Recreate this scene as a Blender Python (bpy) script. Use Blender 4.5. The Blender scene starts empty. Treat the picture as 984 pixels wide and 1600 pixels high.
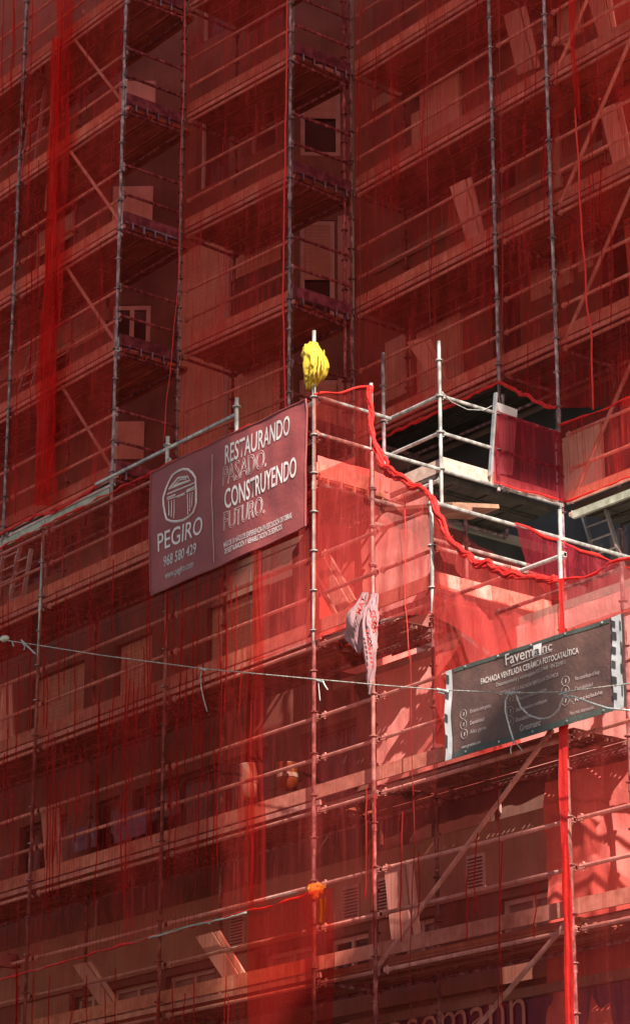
import bpy, math, random
from mathutils import Vector, noise
random.seed(7)
R_ = math.radians
scene = bpy.context.scene
col = scene.collection

# ------------------------------------------------------------------ camera
CAM = Vector((0.0, 0.0, 1.6)); PITCH = R_(20.0); YAW = R_(38.25); FPX = 3945.7
FW = Vector((-math.cos(YAW)*math.cos(PITCH), math.sin(YAW)*math.cos(PITCH), math.sin(PITCH)))
RT = Vector((math.sin(YAW), math.cos(YAW), 0)); UP = RT.cross(FW)
cd = bpy.data.cameras.new('camera'); cam = bpy.data.objects.new('camera', cd); col.objects.link(cam)
cam.location = CAM; cam.rotation_euler = FW.to_track_quat('-Z', 'Y').to_euler()
cd.sensor_fit = 'VERTICAL'; cd.sensor_height = 24; cd.lens = FPX/1600*24
cd.clip_start = 0.5; cd.clip_end = 2000
scene.camera = cam
# ------------------------------------------------------------------ light
SUN = Vector((0.74, -0.31, 0.575)).normalized()
w = bpy.data.worlds.new('World'); scene.world = w; w.use_nodes = True
nt = w.node_tree; bg = nt.nodes['Background']; sky = nt.nodes.new('ShaderNodeTexSky')
sky.sky_type = 'NISHITA'; sky.sun_disc = False
sky.sun_elevation = math.asin(SUN.z); sky.sun_rotation = math.atan2(SUN.x, SUN.y)
warm = nt.nodes.new('ShaderNodeMixRGB'); warm.blend_type = 'MULTIPLY'; warm.inputs[0].default_value = 1; warm.inputs[2].default_value = (1, .86, .74, 1)
nt.links.new(sky.outputs[0], warm.inputs[1]); nt.links.new(warm.outputs[0], bg.inputs[0]); bg.inputs[1].default_value = 0.088
sd = bpy.data.lights.new('sun', 'SUN'); sd.energy = 5.0; sd.angle = R_(0.5); sd.color = (1, .95, .87)
so = bpy.data.objects.new('sun', sd); col.objects.link(so); so.rotation_euler = SUN.to_track_quat('Z', 'Y').to_euler()
vs = scene.view_settings; vs.view_transform = 'Standard'; vs.look = 'None'; vs.gamma = 1; vs.use_curve_mapping = False
vs.exposure = 1.25
scene.cycles.transparent_max_bounces = 24; scene.cycles.max_bounces = 7
scene.cycles.diffuse_bounces = 4; scene.cycles.use_denoising = True
scene.cycles.sample_clamp_indirect = 6

# ------------------------------------------------------------------ pixel of the photograph -> point on a building plane
def ray(px, py):
    d = FW*FPX + RT*(px-492) - UP*(py-800); return d/math.hypot(d.x, d.y)
def onA(px, py, y): r = ray(px, py); return CAM + r*((y-CAM.y)/r.y)
def onB(px, py, x): r = ray(px, py); return CAM + r*((x-CAM.x)/r.x)
V3 = Vector

# ------------------------------------------------------------------ mesh helpers
ORG = {}
def tag(o, label=None, cat=None, group=None, kind=None):
    if label: o['label'] = label
    if cat: o['category'] = cat
    if group: o['group'] = group
    if kind: o['kind'] = kind
    return o
def empty(name, loc, label=None, cat=None, group=None, kind=None):
    o = bpy.data.objects.new(name, None); col.objects.link(o); o.location = loc
    o.empty_display_size = .2; ORG[o.name] = V3(loc); return tag(o, label, cat, group, kind)
class MB:
    def __init__(s): s.v = []; s.f = []; s.uv = None
    def add(s, vs, fs):
        n = len(s.v); s.v += [V3(v) for v in vs]; s.f += [tuple(i+n for i in f) for f in fs]; return s
    def beam(s, a, b, w, h, up=(0, 0, 1), bev=0):
        a = V3(a); b = V3(b); d = (b-a).normalized(); up = V3(up)
        if abs(d.dot(up)) > .98: up = V3((0, 1, 0))
        sx = d.cross(up).normalized(); sz = sx.cross(d).normalized()
        P = []
        for q in (a, b):
            for i, j in ((-1, -1), (1, -1), (1, 1), (-1, 1)): P.append(q + sx*(i*w/2) + sz*(j*h/2))
        return s.add(P, [(3, 2, 1, 0), (4, 5, 6, 7), (0, 1, 5, 4), (1, 2, 6, 5), (2, 3, 7, 6), (3, 0, 4, 7)])
    def tube(s, a, b, r, seg=8, r2=None, cap=True):
        return s.path([V3(a), V3(b)], r, seg, cap, r2)
    def path(s, pts, r, seg=6, cap=True, r2=None):
        pts = [V3(p) for p in pts]; n = len(s.v); k = len(pts); rr = r if isinstance(r, list) else [r]*k
        if r2 is not None: rr[-1] = r2
        pd = None
        for i, p in enumerate(pts):
            d = (pts[min(i+1, k-1)]-pts[max(i-1, 0)])
            d = d.normalized() if d.length > 1e-9 else V3((0, 0, 1))
            if pd is None:
                u = d.cross(V3((0, 0, 1)));
                if u.length < .05: u = d.cross(V3((0, 1, 0)))
                u.normalize()
            else:
                u = (pd - d*pd.dot(d)).normalized()
            pd = u; vv = d.cross(u)
            for j in range(seg):
                t = 2*math.pi*j/seg; s.v.append(p + (u*math.cos(t)+vv*math.sin(t))*rr[i])
        for i in range(k-1):
            for j in range(seg):
                a = n+i*seg+j; b = n+i*seg+(j+1) % seg; s.f.append((a, b, b+seg, a+seg))
        if cap:
            s.f.append(tuple(n+j for j in range(seg))[::-1]); s.f.append(tuple(n+(k-1)*seg+j for j in range(seg)))
        return s
    def quad(s, a, b, c, d): return s.add([a, b, c, d], [(0, 1, 2, 3)])
    def grid(s, fn, nu, nv):
        n = len(s.v)
        for j in range(nv+1):
            for i in range(nu+1): s.v.append(V3(fn(i/nu, j/nv)))
        for j in range(nv):
            for i in range(nu):
                a = n+j*(nu+1)+i; s.f.append((a, a+1, a+nu+2, a+nu+1))
        return s
    def build(s, name, mat, parent=None, smooth=False, label=None):
        org = V3((0, 0, 0))
        if parent is not None: org = ORG[parent.name]
        me = bpy.data.meshes.new(name); me.from_pydata([v-org for v in s.v], [], s.f); me.update()
        if smooth:
            for p in me.polygons: p.use_smooth = True
        me.materials.append(mat)
        o = bpy.data.objects.new(name, me); col.objects.link(o); ORG[o.name] = org
        if parent is not None: o.parent = parent
        if label: o['label'] = label
        return o

# ------------------------------------------------------------------ materials
def newmat(name):
    m = bpy.data.materials.new(name); m.use_nodes = True; n = m.node_tree.nodes; n.clear()
    out = n.new('ShaderNodeOutputMaterial'); return m, m.node_tree, out
def N(t, typ, **kw):
    n = t.nodes.new(typ)
    for k, v in kw.items(): setattr(n, k, v)
    return n
def noisemap(t, scale=(1, 1, 1), sc=4, det=4, rough=.6, coord='Object'):
    tc = N(t, 'ShaderNodeTexCoord'); mp = N(t, 'ShaderNodeMapping'); mp.inputs['Scale'].default_value = scale
    nz = N(t, 'ShaderNodeTexNoise'); nz.inputs['Scale'].default_value = sc; nz.inputs['Detail'].default_value = det
    nz.inputs['Roughness'].default_value = rough
    t.links.new(tc.outputs[coord], mp.inputs[0]); t.links.new(mp.outputs[0], nz.inputs['Vector']); return nz
def ramp(t, src, stops):
    r = N(t, 'ShaderNodeValToRGB'); e = r.color_ramp.elements
    while len(e) < len(stops): e.new(.5)
    for x, (p, c) in zip(e, stops):
        x.position = p; x.color = (*c, 1) if len(c) == 3 else c
    t.links.new(src, r.inputs[0]); return r
def surf(name, c1, c2, scale=(1, 1, 1), sc=5, rough=.8, metal=0, p=(.35, .65), bump=.15, bsc=None, extra=None):
    m, t, out = newmat(name); b = N(t, 'ShaderNodeBsdfPrincipled')
    nz = noisemap(t, scale, sc)
    st = [(p[0], c1), (p[1], c2)]
    if extra: st.append(extra)
    r = ramp(t, nz.outputs[0], st); oi = N(t, 'ShaderNodeObjectInfo'); mr = N(t, 'ShaderNodeMapRange'); mr.inputs[3].default_value = .72; mr.inputs[4].default_value = 1.18
    t.links.new(oi.outputs['Random'], mr.inputs[0]); hs_ = N(t, 'ShaderNodeHueSaturation'); t.links.new(mr.outputs[0], hs_.inputs['Value']); t.links.new(r.outputs[0], hs_.inputs['Color'])
    t.links.new(hs_.outputs[0], b.inputs['Base Color'])
    b.inputs['Roughness'].default_value = rough; b.inputs['Metallic'].default_value = metal
    if bump:
        n2 = noisemap(t, scale, bsc or sc*4); bp = N(t, 'ShaderNodeBump'); bp.inputs['Strength'].default_value = bump
        bp.inputs['Distance'].default_value = .02
        t.links.new(n2.outputs[0], bp.inputs['Height']); t.links.new(bp.outputs[0], b.inputs['Normal'])
    t.links.new(b.outputs[0], out.inputs[0]); return m
def netmat(name, alpha, red=(.60, .035, .03), tint=(1, .62, .56), streak=.25, trans=.45, sx=9, holes=True):
    m, t, out = newmat(name)
    dif = N(t, 'ShaderNodeBsdfDiffuse'); trl = N(t, 'ShaderNodeBsdfTranslucent'); tr = N(t, 'ShaderNodeBsdfTransparent')
    mx = N(t, 'ShaderNodeMixShader'); m2 = N(t, 'ShaderNodeMixShader'); mx.inputs[0].default_value = trans
    a = noisemap(t, (1, 1, .10), sx, 3, .6); b = noisemap(t, (1, 1, .45), 1.3, 3, .6)
    c = N(t, 'ShaderNodeMath', operation='MULTIPLY'); t.links.new(a.outputs[0], c.inputs[0]); t.links.new(b.outputs[0], c.inputs[1])
    mr = N(t, 'ShaderNodeMapRange'); mr.inputs[1].default_value = .14; mr.inputs[2].default_value = .40
    mr.inputs[3].default_value = max(.04, alpha-streak*.5); mr.inputs[4].default_value = min(1, alpha+streak)
    t.links.new(c.outputs[0], mr.inputs[0])
    fz = noisemap(t, (1, 1, .03), sx*3.6, 2, .5); fr = ramp(t, fz.outputs[0], [(.575, (0, 0, 0)), (.62, (1, 1, 1))])
    fm = N(t, 'ShaderNodeMath', operation='MULTIPLY'); fm.inputs[1].default_value = streak*.9; t.links.new(fr.outputs[0], fm.inputs[0])
    fa = N(t, 'ShaderNodeMath', operation='ADD'); fa.use_clamp = True; t.links.new(mr.outputs[0], fa.inputs[0]); t.links.new(fm.outputs[0], fa.inputs[1])
    cr = ramp(t, b.outputs[0], [(.3, tuple(x*.8 for x in red)), (.7, red)])
    for s in (dif, trl): t.links.new(cr.outputs[0], s.inputs['Color'])
    tr.inputs['Color'].default_value = (*tint, 1)
    t.links.new(dif.outputs[0], mx.inputs[1]); t.links.new(trl.outputs[0], mx.inputs[2])
    t.links.new(fa.outputs[0], m2.inputs[0]); t.links.new(tr.outputs[0], m2.inputs[1]); t.links.new(mx.outputs[0], m2.inputs[2])
    t.links.new(m2.outputs[0], out.inputs[0]); return m
def clothmat(name, c1, c2, trans=.3, sc=3, rough=.7):
    m, t, out = newmat(name); b = N(t, 'ShaderNodeBsdfPrincipled'); trl = N(t, 'ShaderNodeBsdfTranslucent'); mx = N(t, 'ShaderNodeMixShader')
    nz = noisemap(t, (1, 1, 1), sc); r = ramp(t, nz.outputs[0], [(.35, c1), (.65, c2)])
    t.links.new(r.outputs[0], b.inputs['Base Color']); t.links.new(r.outputs[0], trl.inputs['Color'])
    b.inputs['Roughness'].default_value = rough; mx.inputs[0].default_value = trans
    n2 = noisemap(t, (1, 1, 1), sc*5); bp = N(t, 'ShaderNodeBump'); bp.inputs['Strength'].default_value = .4; bp.inputs['Distance'].default_value = .02
    t.links.new(n2.outputs[0], bp.inputs['Height']); t.links.new(bp.outputs[0], b.inputs['Normal'])
    t.links.new(b.outputs[0], mx.inputs[1]); t.links.new(trl.outputs[0], mx.inputs[2]); t.links.new(mx.outputs[0], out.inputs[0]); return m
def perfmat(name, c1, c2):
    """perforated galvanised steel deck: rows of small real see-through holes"""
    m, t, out = newmat(name); b = N(t, 'ShaderNodeBsdfPrincipled'); tr = N(t, 'ShaderNodeBsdfTransparent'); mx = N(t, 'ShaderNodeMixShader')
    nz = noisemap(t, (1, 1, 1), 5); r = ramp(t, nz.outputs[0], [(.35, c1), (.65, c2)]); t.links.new(r.outputs[0], b.inputs['Base Color'])
    b.inputs['Roughness'].default_value = .6; b.inputs['Metallic'].default_value = .3
    tc = N(t, 'ShaderNodeTexCoord'); sep = N(t, 'ShaderNodeSeparateXYZ'); t.links.new(tc.outputs['Object'], sep.inputs[0])
    def cell(o, per):
        d = N(t, 'ShaderNodeMath', operation='DIVIDE'); d.inputs[1].default_value = per; t.links.new(o, d.inputs[0])
        fr = N(t, 'ShaderNodeMath', operation='FRACT'); t.links.new(d.outputs[0], fr.inputs[0])
        s = N(t, 'ShaderNodeMath', operation='SUBTRACT'); s.inputs[1].default_value = .5; t.links.new(fr.outputs[0], s.inputs[0])
        k = N(t, 'ShaderNodeMath', operation='MULTIPLY'); k.inputs[1].default_value = per; t.links.new(s.outputs[0], k.inputs[0])
        q = N(t, 'ShaderNodeMath', operation='POWER'); q.inputs[1].default_value = 2
        ab = N(t, 'ShaderNodeMath', operation='ABSOLUTE'); t.links.new(k.outputs[0], ab.inputs[0]); t.links.new(ab.outputs[0], q.inputs[0]); return q
    a = cell(sep.outputs[0], .085); c = cell(sep.outputs[1], .105)
    ad = N(t, 'ShaderNodeMath', operation='ADD'); t.links.new(a.outputs[0], ad.inputs[0]); t.links.new(c.outputs[0], ad.inputs[1])
    lt = N(t, 'ShaderNodeMath', operation='LESS_THAN'); lt.inputs[1].default_value = .012**2; t.links.new(ad.outputs[0], lt.inputs[0])
    t.links.new(lt.outputs[0], mx.inputs[0]); t.links.new(b.outputs[0], mx.inputs[1]); t.links.new(tr.outputs[0], mx.inputs[2])
    t.links.new(mx.outputs[0], out.inputs[0]); return m

M = {}
M['steel'] = surf('galvanised_tube', (.20, .18, .17), (.50, .47, .43), (1, 1, .6), 9, .55, .35, (.35, .62), .2, 40, (.72, (.62, .58, .50)))
M['steel_old_shaded'] = surf('old_shaded_tube', (.12, .06, .065), (.36, .235, .24), (1, 1, .5), 14, .65, .3, (.4, .6), .2, 40, (.70, (.55, .50, .48)))  # mottled old tube; also the darker copy for pole lengths in shade
M['rail'] = surf('rail_tube', (.52, .42, .37), (.78, .69, .63), (1, 1, 1), 6, .6, .25, (.35, .65), .15, 30)
M['toe'] = surf('toe_board_wood', (.42, .28, .21), (.66, .51, .42), (3, 3, 3), 3, .85, 0, (.3, .7), .3, 20)
M['toe_metal'] = surf('toe_metal', (.11, .06, .09), (.25, .17, .21), (2, 2, 2), 4, .6, .2, (.4, .62), .3, 20)
M['toe_pale'] = surf('toe_pale', (.45, .36, .28), (.74, .68, .58), (3, 3, 3), 3, .85, 0, (.3, .62), .3, 20)
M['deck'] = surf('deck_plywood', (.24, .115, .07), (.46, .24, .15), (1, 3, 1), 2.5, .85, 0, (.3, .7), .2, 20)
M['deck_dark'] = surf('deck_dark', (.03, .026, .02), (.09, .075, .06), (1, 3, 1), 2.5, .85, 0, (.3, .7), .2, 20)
M['perf'] = perfmat('perforated_deck', (.20, .15, .12), (.34, .27, .22))
M['wood'] = surf('plank_wood', (.60, .46, .38), (.86, .74, .66), (14, 14, .6), 2, .85, 0, (.3, .7), .3, 20)
M['net'] = netmat('debris_net', .30, (.62, .035, .03), (1, .56, .47))
M['net_up'] = netmat('debris_net_upper', .26, (.66, .045, .040), (1, .58, .52), .25)
M['net_left'] = netmat('debris_net_left', .26, (.52, .046, .037), (1, .64, .56), .34, .45, 17)
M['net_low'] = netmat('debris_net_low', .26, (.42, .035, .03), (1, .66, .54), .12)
M['net_dense'] = netmat('debris_net_folded', .62, (.5, .03, .03), (1, .5, .45), .2)
M['net_strip'] = netmat('debris_net_strip', .34, (.80, .04, .035), (1, .5, .45), .25)
M['net_pink'] = netmat('debris_net_pink', .40, (.34, .03, .045), (1, .5, .54), .3)
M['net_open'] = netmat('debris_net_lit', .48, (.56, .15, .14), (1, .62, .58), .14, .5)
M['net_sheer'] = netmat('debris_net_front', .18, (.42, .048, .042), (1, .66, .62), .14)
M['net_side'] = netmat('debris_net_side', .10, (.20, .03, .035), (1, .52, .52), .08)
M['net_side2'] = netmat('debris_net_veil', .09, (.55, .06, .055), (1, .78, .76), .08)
M['net_fold'] = netmat('debris_net_fold', .36, (.58, .035, .03), (1, .6, .54), .2)
M['net_mid'] = netmat('debris_net_corner', .42, (.66, .085, .075), (1, .60, .56), .20)  # sunlight on the corner bay put into a denser, brighter net red
M['net_double'] = netmat('debris_net_doubled', .28, (.46, .035, .03), (1, .55, .48), .14)
M['cord_dark'] = clothmat('red_cord_dark', (.22, .015, .013), (.34, .02, .018), .2, 8)
M['hem'] = clothmat('red_hem', (.70, .015, .012), (.85, .03, .02), .3, 8)
M['cord'] = clothmat('red_cord', (.65, .03, .025), (.78, .04, .03), .2, 8)
M['membrane'] = surf('wall_membrane', (.62, .36, .32), (.76, .48, .44), (1, 1, 1), 1.6, .75, 0, (.3, .7), .5, 5)
M['sheet'] = clothmat('red_sheet', (.74, .22, .19), (.85, .30, .26), .2, 2)
M['banner_red'] = clothmat('banner_red', (.24, .045, .045), (.32, .065, .062), .15, 2, .6)
M['banner_dark'] = clothmat('banner_dark', (.085, .042, .034), (.14, .065, .05), .08, 3, .6)
M['banner_hem'] = clothmat('banner_hem', (.045, .05, .04), (.075, .08, .065), .05, 3)
M['dim_print'] = surf('dim_print', (.42, .35, .32), (.54, .46, .42), sc=6, bump=0)
M['white_print'] = surf('white_print', (.55, .46, .45), (.68, .60, .58), sc=6, bump=0)
M['pale_print'] = surf('pale_print', (.42, .30, .29), (.52, .40, .38), sc=6, bump=0)
M['tape_white'] = surf('tape_white', (.40, .37, .37), (.56, .53, .52), sc=4, bump=.2)
M['tape_black'] = surf('tape_black', (.03, .03, .03), (.06, .05, .05), sc=4, bump=.1)
M['yellow'] = clothmat('yellow_cloth', (.50, .31, .018), (.62, .41, .03), .08, 4)
M['bucket_orange'] = surf('bucket_plastic', (.13, .04, .01), (.18, .055, .012), sc=4, bump=0, rough=.5)
M['bucket_pale'] = surf('bucket_pale', (.26, .22, .17), (.34, .30, .24), sc=4, bump=0, rough=.5)
M['orange'] = clothmat('orange_cloth', (.70, .28, .02), (.80, .38, .03), .25, 6)
M['orange_net'] = netmat('orange_net', .18, (.60, .14, .02), (1, .55, .3), .2)
M['bag'] = clothmat('white_bag', (.36, .18, .18), (.48, .27, .28), .35, 6)
M['bag_red'] = clothmat('bag_red', (.65, .05, .04), (.72, .08, .06), .2, 6)
M['brickwall'] = surf('dark_panel_wall', (.16, .105, .085), (.27, .19, .15), sc=1.2, bump=.2, bsc=30)
M['beige'] = surf('beige_render', (.30, .235, .18), (.42, .34, .27), sc=1.5, bump=.25, bsc=50)
M['insul'] = surf('insulation_board', (.62, .53, .46), (.78, .70, .62), sc=2.5, bump=.1)
M['shutter'] = surf('shutter_slats', (.58, .46, .36), (.70, .58, .48), sc=2, bump=0, rough=.5)
M['clad'] = surf('dark_cladding', (.030, .034, .034), (.065, .07, .068), (1, 1, 1), .9, .45, .1, (.35, .7), .1)
M['frame_white'] = surf('window_frame_white', (.50, .47, .45), (.62, .60, .58), sc=4, bump=0, rough=.4)
M['frame_dark'] = surf('frame_dark', (.06, .05, .05), (.10, .09, .08), sc=4, bump=0)
M['concrete'] = surf('concrete', (.26, .24, .20), (.42, .40, .34), sc=2, bump=.3)
M['greenish'] = surf('green_ledge', (.20, .20, .14), (.40, .40, .32), (2, 2, 2), 3, bump=.2)
M['tape_dull'] = surf('tape_dull', (.26, .25, .20), (.50, .48, .40), sc=5, bump=0)
M['asphalt'] = surf('asphalt', (.04, .04, .04), (.065, .063, .06), sc=3, bump=.2, bsc=60)
M['paving'] = surf('paving', (.22, .20, .18), (.32, .30, .27), sc=3, bump=.2)
M['pipe'] = surf('drain_pipe', (.45, .38, .34), (.55, .48, .44), sc=5, bump=0)
M['purple'] = surf('purple_fascia', (.08, .015, .07), (.11, .025, .095), sc=2, bump=0, rough=.4)
M['letter'] = surf('letter_face', (.50, .36, .28), (.62, .46, .36), sc=4, bump=0)
M['rope'] = surf('rope', (.20, .17, .14), (.62, .56, .48), (9, 9, 9), 3, bump=.3)
M['wire'] = surf('wire', (.28, .27, .25), (.55, .54, .50), (10, 10, 10), 3, bump=0, rough=.5, metal=.4)
M['insulator'] = surf('porcelain', (.66, .62, .45), (.74, .70, .55), sc=5, bump=0, rough=.25)
M['blue_reflection'] = surf('painted_reflection', (.14, .13, .30), (.22, .20, .42), sc=5, rough=.4, bump=.2)
M['alu'] = surf('ladder_alu', (.38, .37, .36), (.55, .54, .52), sc=8, rough=.4, metal=.6, bump=0)
def glassmat(name, c, rough=.06):
    m, t, out = newmat(name); b = N(t, 'ShaderNodeBsdfPrincipled'); b.inputs['Base Color'].default_value = (*c, 1)
    b.inputs['Roughness'].default_value = rough; b.inputs['IOR'].default_value = 1.5
    nz = noisemap(t, (1, 1, 1), .8); bp = N(t, 'ShaderNodeBump'); bp.inputs['Strength'].default_value = .05
    t.links.new(nz.outputs[0], bp.inputs['Height']); t.links.new(bp.outputs[0], b.inputs['Normal'])
    t.links.new(b.outputs[0], out.inputs[0]); return m
M['glass'] = glassmat('dark_glass', (.075, .06, .055))
M['glass_pale'] = glassmat('pale_glass', (.25, .24, .22), .2)

# ------------------------------------------------------------------ setting
MB().add([(-300, -300, 0), (300, -300, 0), (300, 300, 0), (-300, 300, 0)], [(0, 1, 2, 3)]).build('ground', M['paving'])['kind'] = 'structure'
MB().add([(-200, -6, .004), (200, -6, .004), (200, 12, .004), (-200, 12, .004)], [(0, 1, 2, 3)]).build('road', M['asphalt'])['kind'] = 'structure'
pv = MB().beam((-200, 15, .06), (200, 15, .06), 5.6, .12).build('pavement', M['paving']); pv['kind'] = 'structure'

def wallseg(mb, a, b, z0, z1, holes=(), rev=.14):
    """vertical wall from plan point a to b, with rectangular openings (u0,u1,z0,z1) and real reveals"""
    a = V3((a[0], a[1], 0)); b = V3((b[0], b[1], 0)); L = (b-a).length; d = (b-a)/L; n = V3((-d.y, d.x, 0))   # n points into the building
    us = sorted({0, L} | {h[0] for h in holes} | {h[1] for h in holes}); zs = sorted({z0, z1} | {h[2] for h in holes} | {h[3] for h in holes})
    P = lambda u, z, k=0: a + d*u + n*k + V3((0, 0, z))
    for i in range(len(us)-1):
        for j in range(len(zs)-1):
            uc = (us[i]+us[i+1])/2; zc = (zs[j]+zs[j+1])/2
            if any(h[0] < uc < h[1] and h[2] < zc < h[3] for h in holes): continue
            mb.quad(P(us[i], zs[j]), P(us[i+1], zs[j]), P(us[i+1], zs[j+1]), P(us[i], zs[j+1]))
    for h in holes:
        u0, u1, y0, y1 = h[:4]
        mb.quad(P(u0, y0), P(u0, y0, rev), P(u0, y1, rev), P(u0, y1)); mb.quad(P(u1, y0), P(u1, y1), P(u1, y1, rev), P(u1, y0, rev))
        mb.quad(P(u0, y0), P(u1, y0), P(u1, y0, rev), P(u0, y0, rev)); mb.quad(P(u0, y1), P(u0, y1, rev), P(u1, y1, rev), P(u1, y1))
    return P
def window(par, P, u0, u1, z0, z1, kind='glass', bars=1, rev=.12, fm='frame_white', fw=.06):
    mb = MB(); k = rev
    def bar(a, b, wd): mb.beam(a, b, wd, .06, up=(P(0, 0, 1)-P(0, 0, 0)))
    n = P(0, 0, 1)-P(0, 0, 0)
    def bb(ua, za, ub, zb): # box from rect, thickness .05 around depth k
        q = [P(ua, za, k-.03), P(ub, za, k-.03), P(ub, zb, k-.03), P(ua, zb, k-.03)]; q2 = [x+n*.06 for x in q]
        mb.add(q+q2, [(0, 1, 2, 3), (7, 6, 5, 4), (0, 4, 5, 1), (1, 5, 6, 2), (2, 6, 7, 3), (3, 7, 4, 0)])
    e = .004
    bb(u0+e, z0+e, u0+fw, z1-e); bb(u1-fw, z0+e, u1-e, z1-e); bb(u0+fw, z0+e, u1-fw, z0+fw); bb(u0+fw, z1-fw, u1-fw, z1-e)
    for i in range(bars):
        uc = u0+(u1-u0)*(i+1)/(bars+1); bb(uc-fw*.45, z0+fw, uc+fw*.45, z1-fw)
    o = mb.build('window', M[fm], par)
    pn = MB().quad(P(u0, z0, k+.01), P(u1, z0, k+.01), P(u1, z1, k+.01), P(u0, z1, k+.01)).build('pane', M['glass' if kind != 'pale' else 'glass_pale'], o)
    if kind == 'shutter':
        shut(o, P, u0+fw, u1-fw, z0+(z1-z0)*.4, z1-fw, k-.05)
    return o
def shut(par, P, u0, u1, z0, z1, k=-.02, mat='shutter', pitch=.055, name='shutter'):
    mb = MB(); n = max(2, int((z1-z0)/pitch)); v = []; f = []
    for i in range(n+1):
        z = z0+(z1-z0)*i/n
        for dz, dk in ((0, 0), (.6, -.014), (.85, -.014)) if i < n else ((0, 0),):
            zz = z+dz*(z1-z0)/n; v += [P(u0, zz, k+dk), P(u1, zz, k+dk)]
    for i in range(len(v)//2-1): f.append((2*i, 2*i+1, 2*i+3, 2*i+2))
    return mb.add(v, f).build(name, M[mat], par)
def seams(mb, P, L, z0, z1, du, zl, k=-.004, wd=.012):
    u = du
    while u < L:
        mb.quad(P(u-wd/2, z0, k), P(u+wd/2, z0, k), P(u+wd/2, z1, k), P(u-wd/2, z1, k)); u += du
    for z in zl: mb.quad(P(0, z-wd/2, k-.002), P(L, z-wd/2, k-.002), P(L, z+wd/2, k-.002), P(0, z+wd/2, k-.002))

# ---------------- the lower block
low = empty('lower_building', (-28, 21, 0), 'lower block with beige bands and dark windows wrapped in red netting', 'building')
mb = MB(); mbb = MB()
X0 = -38.0
# A wall, dark panel part with window strips, upper storeys
hs = []
def H(x0, x1, z0, z1): return (x0-X0, x1-X0, z0, z1)
strip = [(-29.6, -28.9), (-28.7, -27.6), (-27.4, -26.3), (-25.3, -24.2), (-24.0, -23.2), (-22.6, -22.0), (-20.9, -19.9), (-19.7, -18.6), (-17.6, -16.8)]
holes = [H(a, b, 6.72, 7.22) for a, b in strip]
dk = [(-31.2, -29.9), (-29.2, -28.6), (-28.3, -25.2), (-24.5, -23.4), (-20.2, -19.3), (-17.6, -16.4)]
holes += [H(a, b, 8.55, 9.9) for a, b in dk]
g2 = [(-34, -32), (-31, -29.6), (-28.8, -27.9), (-26.6, -25.2)]
lows = [(-30.5, -29.3), (-28, -26.9), (-24.5, -23.5)]
holes += [H(a, b, 5.75, 6.2) for a, b in lows]
P = wallseg(mb, (X0, 19.1), (-15, 19.1), 0, 10.3, holes)
U = lambda x: x-X0
wl = [(a, b) for a, b in g2]
P2 = wallseg(mb, (X0, 19.1), (-23.75, 19.1), 10.3, 12.9, [H(a, b, 10.75, 12.1) for a, b in g2])
mb.build('wall', M['brickwall'], low)
# beige rendered bands stand 3 cm proud
for (x0, x1, z0, z1, nm) in ((X0, -15, 7.32, 8.12, 'spandrel_band'), (X0, -15, 6.26, 6.62, 'spandrel_band'), (-26.2, -25.4, 6.66, 7.28, 'pier'), (-23.1, -22.65, 6.66, 7.28, 'pier'), (-22.0, -21.0, 5.72, 6.22, 'pier'),
                             (-30.9, -29.65, 6.66, 7.28, 'pier'), (X0, -15, 5.5, 5.7, 'sill_band')):
    b = MB(); b.beam((x0, 19.085, (z0+z1)/2), (x1, 19.085, (z0+z1)/2), .05, z1-z0); b.build(nm, M['beige'], low)
for (a, b) in strip: window(low, P, U(a), U(b), 6.72, 7.22, 'pale' if int(-a*10) % 3 else 'glass', 1)
for (a, b) in dk: window(low, P, U(a), U(b), 8.55, 9.9, 'glass', 2 if b-a > 1.2 else 0, fm='frame_dark')
for (a, b) in lows: window(low, P, U(a), U(b), 5.75, 6.2, 'glass', 1)
for (a, b) in g2: window(low, P2, U(a), U(b), 10.75, 12.1, 'shutter', 1)
sm = MB(); seams(sm, P2, -23.75-X0, 8.2, 12.88, 1.15, (9.3, 11.7, 12.5)); sm.build('panel_joints', M['frame_dark'], low)
for x in (-25.75, -23.45, -22.9, -21.2): # louvred grilles beside the windows
    fr = MB(); fr.beam((x-.15, 19.05, 7.58), (x+.15, 19.05, 7.58), .03, .42); g = fr.build('vent_grille', M['frame_white'], low)
    lv = MB()
    for i in range(9): lv.beam((x-.12, 19.03, 7.42+i*.04), (x+.12, 19.03, 7.42+i*.04), .02, .016)
    lv.build('louvre', M['frame_dark'], g)
# narrow vertical white strips of downpipe brackets on the panels
for x, z0, z1 in ((-29.05, 8.0, 8.5), (-27.9, 8.2, 8.9), (-25.6, 8.2, 8.8), (-22.9, 8.2, 8.75), (-21.9, 8.15, 8.8), (-20.8, 8.2, 8.75)):
    MB().beam((x, 19.07, z0-.0), (x, 19.07, z1), .03, .03).build('joint_strip', M['pipe'], low)
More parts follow.
